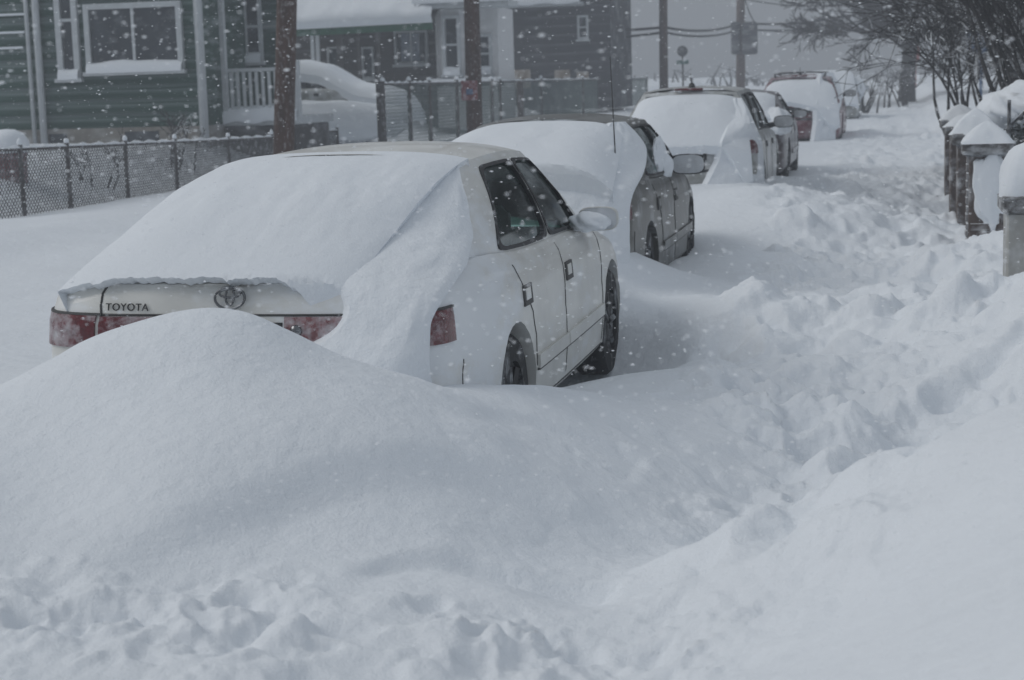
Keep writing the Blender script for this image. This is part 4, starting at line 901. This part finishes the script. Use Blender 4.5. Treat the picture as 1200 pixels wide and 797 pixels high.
# ------------------------------------------------------------------ chain-link fences
def mesh_panel(A, B, z0, z1, pitch, r):
    """diamond wire between two posts (A, B are plan points)"""
    m = MB(); A = np.array(A); B = np.array(B); L = np.linalg.norm(B - A); H = z1 - z0; d = (B - A) / L
    for sg in (1, -1):
        s = -H
        while s < L + H:
            a0, a1 = (s, s + H) if sg > 0 else (s + H, s); za, zb = z0, z1
            pts = []
            t0 = 0.; t1 = 1.
            lo, hi = (a0, a1)
            if lo != hi:
                ta, tb = (0 - lo) / (hi - lo), (L - lo) / (hi - lo); t0 = max(0, min(ta, tb)); t1 = min(1, max(ta, tb))
            if t1 - t0 > .02:
                for t in (t0, t1): q = A + d * (lo + (hi - lo) * t); pts.append((q[0], q[1], za + (zb - za) * t))
                m.tube(pts, r, 3, cap=False)
            s += pitch
    return m
def fence(name, label, posts, zt, zbot, pitch, r, pr=.035, mesh_m=None, rail=True):
    root = empty(name, (posts[0][0], posts[0][1], zbot(posts[0])), label, 'fence')
    for i, p in enumerate(posts):
        po = MB().tube([(p[0], p[1], zbot(p) - .4), (p[0], p[1], zt(p) + .05)], pr, 8); po.lathe([(.001, .07), (pr * .8, .06), (pr * 1.15, .02), (pr * 1.1, 0)], (p[0], p[1], zt(p) + .03), 'z', 8)
        o = po.build('post', M_fencep, root, 40)
        lathe = MB().lathe([(.001, .05 + .03 * math.sin(i * 2.3)), (pr * .8, .04), (pr * 1.15, .01), (pr * 1.0, -.03)], (p[0], p[1], zt(p) + .09), 'z', 10).build('post_snow', M_snow_soft, o, True)
        if i + 1 < len(posts):
            q = posts[i + 1]
            if rail:
                n = 12; MB().tube([(p[0], p[1], zt(p)), (q[0], q[1], zt(q))], .028, 6).build('top_rail', M_fencep, root, True)
                P = [[(p[0] + (q[0] - p[0]) * t - .02, p[1] + (q[1] - p[1]) * t, zt(p) + (zt(q) - zt(p)) * t + .02), (p[0] + (q[0] - p[0]) * t, p[1] + (q[1] - p[1]) * t - .0, zt(p) + (zt(q) - zt(p)) * t + .05 + .02 * math.sin(t * 23 + i)), (p[0] + (q[0] - p[0]) * t + .025, p[1] + (q[1] - p[1]) * t, zt(p) + (zt(q) - zt(p)) * t + .015)] for t in np.linspace(0, 1, n)]
                MB().grid(P).build('rail_snow', M_snow_soft, root, True)
            mesh_panel(p, q, zbot(p) - .1, (zt(p) + zt(q)) / 2 - .02, pitch, r).build('chain_link', mesh_m or M_galv, root)['kind'] = 'stuff'
    return root
fx = lambda px: 2000 * 12.0 / (1050 - px)
ps = [(-12.0, fx(px)) for px in (-110, -40, 25, 105, 172, 243, 300, 348, 385)]
fence('chain_link_fence', 'low rusty chain-link fence in front of the green house', ps, lambda p: max(.88, 1.05 - .021 * (p[1] - 23.4)), lambda p: .12 if p[1] < 40 else .3, .085, .0085)
ps = [(-10.6, 2000 * 10.6 / (1050 - px)) for px in (445, 478, 503, 537, 580, 590, 640, 690, 742, 766)]
fence('chain_link_fence', 'tall mesh fence with grey-green screening beside the white porch', ps, lambda p: 1.86, lambda p: .35, .15, .0075, .05, M_green_mesh)
# gate of two dark posts near the driveway
for k, px in enumerate((446, 610)):
    x = aty(px, 120, 37 + k * 8); MB().cbox((x[0], x[1], 1.1), (.16, .16, 1.9 if k == 0 else 1.5), .02).build('gate_post', M_fencep)
    tag(bpy.data.objects[bpy.data.objects[-1].name] if False else COL.objects[-1], 'dark gate post right of the driveway car' if k == 0 else 'short dark post in front of the mesh fence', 'post')
# snow-capped bin and bushes in the yard behind the low fence
b = aty(10, 186, 24.5); root = empty('trash_can', (b[0], b[1], .2), 'red bin with a round snow cap behind the low fence', 'bin')
MB().lathe([(.001, 0), (.24, 0), (.27, .25), (.28, .72), (.30, .74), (.30, .78), (.001, .80)], (b[0], b[1], .18), 'z', 16).build('bin_body', M_redsign, root, 40)
MB().lathe([(.30, .77), (.34, .84), (.33, .95), (.25, 1.07), (.12, 1.13), (.001, 1.14)], (b[0], b[1], .18), 'z', 20).build('snow_cap', M_snow_soft, root, True)

# ------------------------------------------------------------------ utility poles and wires
def pole(label, px, y, lean, r, H=9.5):
    p = aty(px, 120, y); g = gz(p[0], p[1]); root = empty('utility_pole', (p[0], p[1], g), label, 'pole', 'wooden utility poles across the street')
    MB().tube([(p[0] - lean * .2, y, g - .5), (p[0] + lean * 3, y, 4), (p[0] + lean * 8, y, H)], [r * 1.08, r, r * .85], 14).build('shaft', M_wood, root, True)
    MB().bb(p[0] + lean * 8 - 1.2, p[0] + lean * 8 + 1.2, y - .12, y - r * .8, H - .9, H - .75).build('crossarm', M_wood, root)
    return root, p
pole('thick brown leaning utility pole beside the porch of the green house', 325, 25.5, .10, .155)
r2, p2 = pole('brown utility pole with a small red sign, in front of the white porch', 555, 36, .01, .165)
z_ = aty(550, 106, 35.8); MB().cbox((z_[0], 35.80, z_[2]), (.36, .03, .42), .01).build('sign', M_redsign, r2); MB().cbox((z_[0] + .01, 35.775, z_[2] - .03), (.15, .01, .12), .003).build('sign_mark', M_bluesign, r2)
r3, p3 = pole('slim grey utility pole beyond the dark grey house', 778, 66, .01, .16)
r4, p4 = pole('distant utility pole carrying two boxy transformers', 868, 88, .01, .22)
for px0, px1 in ((859, 866), (872, 887)):
    q = rpx(px0, 26, px1, 64, 88); tr = MB().cbox(((q[0] + q[1]) / 2, 87.6, (q[2] + q[3]) / 2), (q[1] - q[0] + .1, .6, q[3] - q[2]), .08).build('transformer', M_dark, r4)
def wire(label, pts, r):
    P = []
    for (a, b_) in zip(pts[:-1], pts[1:]):
        for t in np.linspace(0, 1, 9)[:-1]: q = np.array(a) * (1 - t) + np.array(b_) * t; q[2] -= .25 * 4 * t * (1 - t); P.append(q)
    P.append(np.array(pts[-1])); tag(MB().tube(P, r, 5).build('overhead_wire', M_cable, None, True), label, 'wire', 'overhead wires')
A = lambda px, py, y: tuple(aty(px, py, y))
wire('upper thick overhead wire crossing to the far tree', [A(560, 24, 64), A(778, 32, 66), A(868, 27, 88), A(1010, 15, 90), A(1250, -10, 92)], .055)
wire('lower thick overhead wire crossing to the far tree', [A(560, 38, 64), A(778, 38, 66), A(868, 34, 88), A(1010, 24, 90), A(1250, 2, 92)], .05)
wire('thin high overhead wire right of the distant pole', [A(868, -2, 88), A(1000, 4, 90), A(1250, -12, 92)], .03)
wire('stay wire slanting down right from the distant pole', [A(872, -4, 88), A(888, 30, 88.2)], .03)
# street sign
q = aty(800, 70, 70); root = empty('street_sign', (q[0], q[1], 1.0), 'faint green street-name sign on a thin post between the poles', 'sign')
MB().tube([(q[0], q[1], .4), (q[0], q[1], aty(800, 62, 70)[2])], .04, 6).build('post', M_fencep, root)
MB().cbox((q[0], q[1] - .06, aty(800, 73, 70)[2]), (.5, .03, .16), .01).build('sign_plate', M_grsign, root)
MB().lathe([(.001, -.01), (.22, -.01), (.22, .01), (.001, .01)], (q[0], q[1] - .06, aty(800, 60, 70)[2]), 'y', 14).build('round_sign', M_galv, root)

# ------------------------------------------------------------------ trees and shrubs
def branch(m, p, d, L, r, depth, rnd, spread, up, minr, kids=(2, 3), seg=4):
    pts = [Vector(p)]; rr = [r]; d = Vector(d).normalized()
    for i in range(seg):
        d = (d + Vector((rnd.gauss(0, .14), rnd.gauss(0, .14), rnd.gauss(0, .10) + up)) * .8).normalized(); pts.append(pts[-1] + d * (L / seg)); rr.append(max(minr, r * (1 - .55 * (i + 1) / seg)))
    m.tube(pts, rr, 6 if r > .05 else 4 if r > .02 else 3, cap=False)
    if depth <= 0: return
    for k in range(rnd.randint(*kids) + (1 if depth > 2 else 0)):
        t = rnd.uniform(.35, 1.0); i = min(seg - 1, int(t * seg)); q = pts[i].lerp(pts[i + 1], t * seg - i)
        ax = Vector((rnd.gauss(0, 1), rnd.gauss(0, 1), rnd.gauss(0, .6))).normalized(); nd = (d + ax * spread).normalized()
        branch(m, q, nd, L * rnd.uniform(.55, .8), rr[min(i + 1, seg)] * rnd.uniform(.55, .75), depth - 1, rnd, spread, up, minr, kids, max(2, seg - 1))
def tree(label, x, y, h, r, seed, depth=5, spread=.9, trunk_h=2.4, nb=7, el=(.15, .9)):
    g = gz(x, y); rnd = random.Random(seed); root = empty('tree', (x, y, g), label, 'tree')
    tops = Vector((x + .1, y, g + trunk_h))
    MB().tube([(x - .05, y, g - .4), (x - .02, y, g + .15), (x + .0, y, g + trunk_h * .5), tops, tops + Vector((.1, .1, .7))], [r * 1.5, r * 1.15, r, r * .9, r * .6], 12).build('trunk', M_bark_far, root, True)
    m = MB()
    for k in range(nb):
        a = k * 2.4 + rnd.uniform(-.3, .3); e = rnd.uniform(*el); branch(m, tops + Vector((0, 0, rnd.uniform(-.3, .9))), (math.cos(a), math.sin(a) * .8, e), h * rnd.uniform(.30, .42), r * .5, depth, rnd, spread, .04, .016, (2, 4))
    branch(m, tops, (0, 0, 1), h * .5, r * .7, depth, rnd, spread, .05, .016, (3, 4))
    m.build('crown', M_bark_far, root)['kind'] = 'stuff'; return root
tx = aty(1063, 110, 72)[0]; tree('big bare tree with a wide dark crown at the end of the walkway', tx, 70, 7.6, .30, 3, 5, .7, 2.1, 11, (.0, .6))
for lb, x_, y_, h_, sd_ in (('faint bare tree right behind the big tree', 5, 108, 9, 13),):
    tree(lb, x_, y_, h_, .2, sd_, 4, .8)
hz_ = np.array([(x_, 128 + 6 * math.sin(x_ * .13), 1.0 + .9 * float(fbm(np.array([x_ * .12]), np.array([.3]), 4)[0])) for x_ in np.linspace(-80, 60, 220)])
m = MB(); rnd = random.Random(77)
for (x_, y_, h_) in hz_:                                                       # distant wood closing the street
    for k in range(2):
        b_ = Vector((x_ + rnd.uniform(-.5, .5), y_ + rnd.uniform(-4, 4), .8)); m.tube([b_, b_ + Vector((rnd.gauss(0, .4), 0, h_ * rnd.uniform(.5, 1.5))), b_ + Vector((rnd.gauss(0, 1.2), 0, h_ * rnd.uniform(1.3, 2.2)))], [.12, .08, .03], 4)
o_ = m.build('distant_wood', M_bark); o_['kind'] = 'stuff'; o_['label'] = 'grey mass of bare trees fading out at the end of the street'
def shrub(label, x, y, z, h, n, seed, spread=.7, depth=3, r=.022, wide=.5):
    rnd = random.Random(seed); root = empty('shrub', (x, y, z), label, 'shrub'); ms = MB(); m = MB()
    for k in range(n):
        a = rnd.uniform(0, 6.28); b_ = (x + rnd.uniform(-.3, .3) * wide * 2, y + rnd.uniform(-.3, .3) * wide * 2, z - .2)
        d = (math.cos(a) * rnd.uniform(.1, wide), math.sin(a) * rnd.uniform(.1, wide), 1)
        e = Vector(b_) + Vector(d) * h * .35; ms.tube([b_, tuple(e)], [r * 1.2, r], 5, cap=False)
        branch(m, e, d, h * rnd.uniform(.35, .6), r, depth, rnd, spread, .02, .006, (3, 5), 4)
    ms.build('stem', M_bark, root); m.build('twigs', M_bark, root)['kind'] = 'stuff'; return root
shrub('large dark bare shrub rising behind the snow-capped pillars', 2.3, 24.5, .5, 3.6, 34, 11, .7, 3, .032, .75)
shrub('leafless bush left of the large shrub, over the farthest pillar', 1.35, 27.5, .5, 2.3, 20, 12, .9, 3, .024, .8)
shrub('thicket of bare stems at the right edge above the near pillar', 1.9, 20.5, .5, 3.2, 22, 15, .6, 3, .026, .6)
for k, (x, y, h, n, sd) in enumerate(((-13.1, 29.5, .9, 6, 21), (-13.0, 26.5, .7, 5, 22), (-1.0, 58, 1.0, 9, 23), (.0, 62, 1.3, 10, 24))):
    shrub(('small bare bush behind the low fence under the green house', 'little bare bush behind the low fence at its left', 'low snowy bush past the farthest parked car', 'far bare bush left of the big tree trunk')[k], x, y, gz(x, y) + .1, h, n, sd, .9, 2, .016 if k < 2 else .03, .7)

# ------------------------------------------------------------------ pillars and iron railing on the right
def pillar(label, x, y, w, zt, m_, z0=-.1, cap_h=.11, over=.06, snow=.3, seed=0, brick=False, pyr=True):
    root = empty('gate_pillar', (x, y, z0 + .3), label, 'pillar', 'snow-capped pillars along the walkway')
    MB().cbox((x, y, (z0 + zt - cap_h) / 2), (w, w, zt - cap_h - z0), .012).build('shaft', m_, root)
    if brick:
        bh, bl = .075, .20; me = MB().cbox((0, 0, 0), (bl - .012, .03, bh - .012), .004).mesh('brick', M_brick); me2 = MB().cbox((0, 0, 0), (.03, bl - .012, bh - .012), .004).mesh('brick', M_brick)
        nz = int((zt - cap_h - .2) / bh)
        for k in range(nz):
            z = .2 + (k + .5) * bh
            for i in range(3):
                o_ = (i - 1) * bl + (.05 if k % 2 else -.05)
                if abs(o_) + bl / 2 <= w / 2 + .06:
                    inst(me2, 'brick', (x - w / 2 - .004, y + o_, z), root)
                    if z < .42: inst(me, 'brick', (x + o_, y - w / 2 - .004, z), root)
    MB().cbox((x, y, zt - cap_h / 2 + .001), (w + 2 * over, w + 2 * over, cap_h), .015).build('cap', M_stone, root)
    n = 14; P = []
    for i, ph in enumerate(np.linspace(0, 1, 9)):
        row = []
        for th in np.linspace(0, 2 * math.pi, 33):
            c, s = math.cos(th), math.sin(th); k = (1 / max(abs(c), abs(s)))**(.75 if pyr else .45)
            rad = (w / 2 + over + .015) * ((1 - ph) if pyr else math.cos(ph * math.pi / 2)**.6) * (1 + .22 * float(fbm(np.array([c * 1.5 + seed * 3.7]), np.array([s * 1.5 + ph]), 3)[0])); hh = snow * (ph if pyr else math.sin(ph * math.pi / 2))
            row.append((x + c * k * rad, y + s * k * rad, zt - .01 + hh + (.03 * math.sin(ph * 3.1) if pyr else 0)))
        P.append(row)
    MB().grid(P).build('snow_cap', M_snow_soft, root, 60); return root
pillar('rendered pillar at the right edge with dark cap under a fat snow dome', .93, 11.9, .42, .95, M_conc, snow=.36, seed=1, pyr=False, over=.04)
xs = .80
pillar('brown brick pillar with a pyramid of snow, nearest of the railing row', xs, 16.0, .32, 1.14, M_brick, snow=.20, seed=2, brick=True)
pillar('second brick pillar of the railing row, right behind the nearest', xs - .02, 17.8, .36, 1.16, M_brick, snow=.26, seed=3)
pillar('third brick pillar of the railing row', xs - .03, 19.8, .36, 1.17, M_brick, snow=.15, seed=4)
pillar('farthest brick pillar of the railing row beside the leafless bush', xs - .02, 22.2, .36, 1.18, M_brick, snow=.2, seed=5)
lump('snow_plaster', (0, 0, 0), (.15, .03, .33), 'snow pasted on the front of the nearest brick pillar', (xs + .02, 15.83, .72), 51, amp=.45)
root = empty('iron_railing', (xs, 16.2, .4), 'black wrought-iron railing with scrolls between the snow-capped pillars', 'railing')
for ya, yb in ((16.2, 17.6), (18.0, 19.6), (20.0, 22.0)):
    MB().tube([(xs, ya, 1.02), (xs, yb, 1.02)], .016, 6).build('top_bar', M_iron, root); MB().tube([(xs, ya, .45), (xs, yb, .45)], .014, 6).build('bottom_bar', M_iron, root)
    n = int((yb - ya) / .14)
    me = MB().tube([(0, 0, .455), (0, 0, 1.01)], .008, 5).mesh('baluster', M_iron)
    for k in range(1, n): inst(me, 'baluster', (xs, ya + (yb - ya) * k / n, 0), root)
# scrolled gate standing open behind the nearest pillar
root = empty('iron_gate', (1.2, 16.6, .5), 'scrolled iron gate standing open beside the nearest brick pillar', 'gate')
def scroll(c, r, sg, turns=1.6): return [(c[0] + sg * r * (1 - t * .75) * math.cos(t * turns * 6.28), c[1], c[2] + r * (1 - t * .75) * math.sin(t * turns * 6.28)) for t in np.linspace(0, 1, 26)]
MB().tube([(1.02, 16.5, .4), (1.02, 16.5, 1.5)], .018, 6).build('stile', M_iron, root); MB().tube([(1.75, 16.7, .4), (1.75, 16.7, 1.62)], .018, 6).build('stile', M_iron, root)
MB().tube([(1.02, 16.5, 1.25), (1.2, 16.55, 1.42), (1.45, 16.62, 1.50), (1.75, 16.7, 1.52)], .018, 6).build('top_bar', M_iron, root); MB().tube([(1.02, 16.5, .9), (1.75, 16.7, .9)], .014, 6).build('middle_bar', M_iron, root)
for c, r, sg in (((1.28, 16.57, 1.18), .12, 1), ((1.52, 16.63, 1.28), .13, -1), ((1.40, 16.6, 1.02), .09, 1)): MB().tube(scroll(c, r, sg), .011, 5).build('scroll', M_iron, root, True)
lump('snow_bank', (0, 0, 0), (.42, .7, .22), 'rounded snow shelf on the dark hedge behind the nearest brick pillar', (1.32, 18.2, 1.42), 61, amp=.35)
hd = empty('clipped_hedge', (1.5, 18.4, .4), 'dark clipped hedge with leaves poking out under a snow shelf', 'hedge'); m = MB(); rnd = random.Random(5)
for k in range(1500):
    c = Vector((1.5 + rnd.uniform(-.42, .5), 18.4 + rnd.uniform(-.8, .8), rnd.uniform(.4, 1.42))); a = Vector((rnd.gauss(0, 1), rnd.gauss(0, 1), rnd.gauss(0, 1))).normalized() * .05; b_ = a.cross(Vector((rnd.gauss(0, 1), rnd.gauss(0, 1), 1))).normalized() * .025
    m.add([c - a, c + b_, c + a, c - b_], [(0, 1, 2, 3)])
M_leaf = mat('hedge_leaf', (.022, .028, .026), .6, snow_top=.25, snow_side=.35, side_scale=(6, 6, 6)); m.build('foliage', M_leaf, hd)
m = MB()
for k in range(10): m.tube([(1.5 + rnd.uniform(-.1, .1), 18.4 + rnd.uniform(-.6, .6), .2), (1.5 + rnd.uniform(-.4, .4), 18.4 + rnd.uniform(-.8, .8), 1.35)], .012, 5)
m.build('stem', M_bark, hd)
# blue and red shapes far behind the shrub
q = aty(1150, 50, 40); tag(MB().cbox((q[0], 40, q[2]), (.62, .05, .42), .02).tube([(q[0], 40.06, .5), (q[0], 40.06, q[2])], .04, 6).build('garden_sign', M_bluesign), 'blue sign showing through the large bare shrub', 'sign')
q = aty(1073, 63, 80); tag(MB().cbox((q[0], 80, q[2]), (.34, .05, .62), .02).tube([(q[0], 80.06, 1), (q[0], 80.06, q[2])], .04, 6).build('stop_sign', mat('pale_red', (.35, .10, .09), .6, snow_side=.4)), 'pale red sign just right of the far tree trunk', 'sign')

# ------------------------------------------------------------------ air: blowing snow haze and falling flakes
hz = MB().bb(-170, 170, -170, 180, -2.5, 17).build('haze', None); hz['kind'] = 'stuff'; hz['label'] = 'pale blowing snow haze filling the street'
m = bpy.data.materials.new('haze'); m.use_nodes = True; n = m.node_tree.nodes; n.clear()
o = n.new('ShaderNodeOutputMaterial'); pv = n.new('ShaderNodeVolumePrincipled'); pv.inputs['Color'].default_value = (.80, .84, .90, 1); pv.inputs['Density'].default_value = .0046; pv.inputs['Anisotropy'].default_value = .0
m.node_tree.links.new(pv.outputs[0], o.inputs['Volume']); hz.data.materials.append(m)
hz.display_type = 'WIRE'
NF = 30000
yy = 2.6 + 40 * rng.rand(NF)**1.5; xx = (-.62 + .80 * rng.rand(NF)) * yy; zz = -.1 + 1.78 + yy * (rng.rand(NF) * .42 - .30)
ok = (zz > .6) | (yy > 6); xx, yy, zz = xx[ok], yy[ok], zz[ok]; N = len(xx)
O = np.array([(1, 0, 0), (-1, 0, 0), (0, 1, 0), (0, -1, 0), (0, 0, 1), (0, 0, -1)], float)
T = np.array([(0, 2, 4), (2, 1, 4), (1, 3, 4), (3, 0, 4), (2, 0, 5), (1, 2, 5), (3, 1, 5), (0, 3, 5)])
sz = (.0011 + .0019 * rng.rand(N)**2)[:, None, None] * (.6 + .9 * rng.rand(N, 6, 1)); sz = sz * np.array([1.9, .8, .75])[None, None]
V = O[None] * sz + np.stack([xx, yy, zz], 1)[:, None]
me = bpy.data.meshes.new('snowflakes'); me.from_pydata(V.reshape(-1, 3).tolist(), [], (T[None] + (np.arange(N) * 6)[:, None, None]).reshape(-1, 3).tolist()); me.materials.append(mat('flake', (.9, .92, .95), .9, var=.02))
fo = bpy.data.objects.new('falling_snow', me); COL.objects.link(fo); fo['kind'] = 'stuff'; fo['label'] = 'white snowflakes blowing through the air'
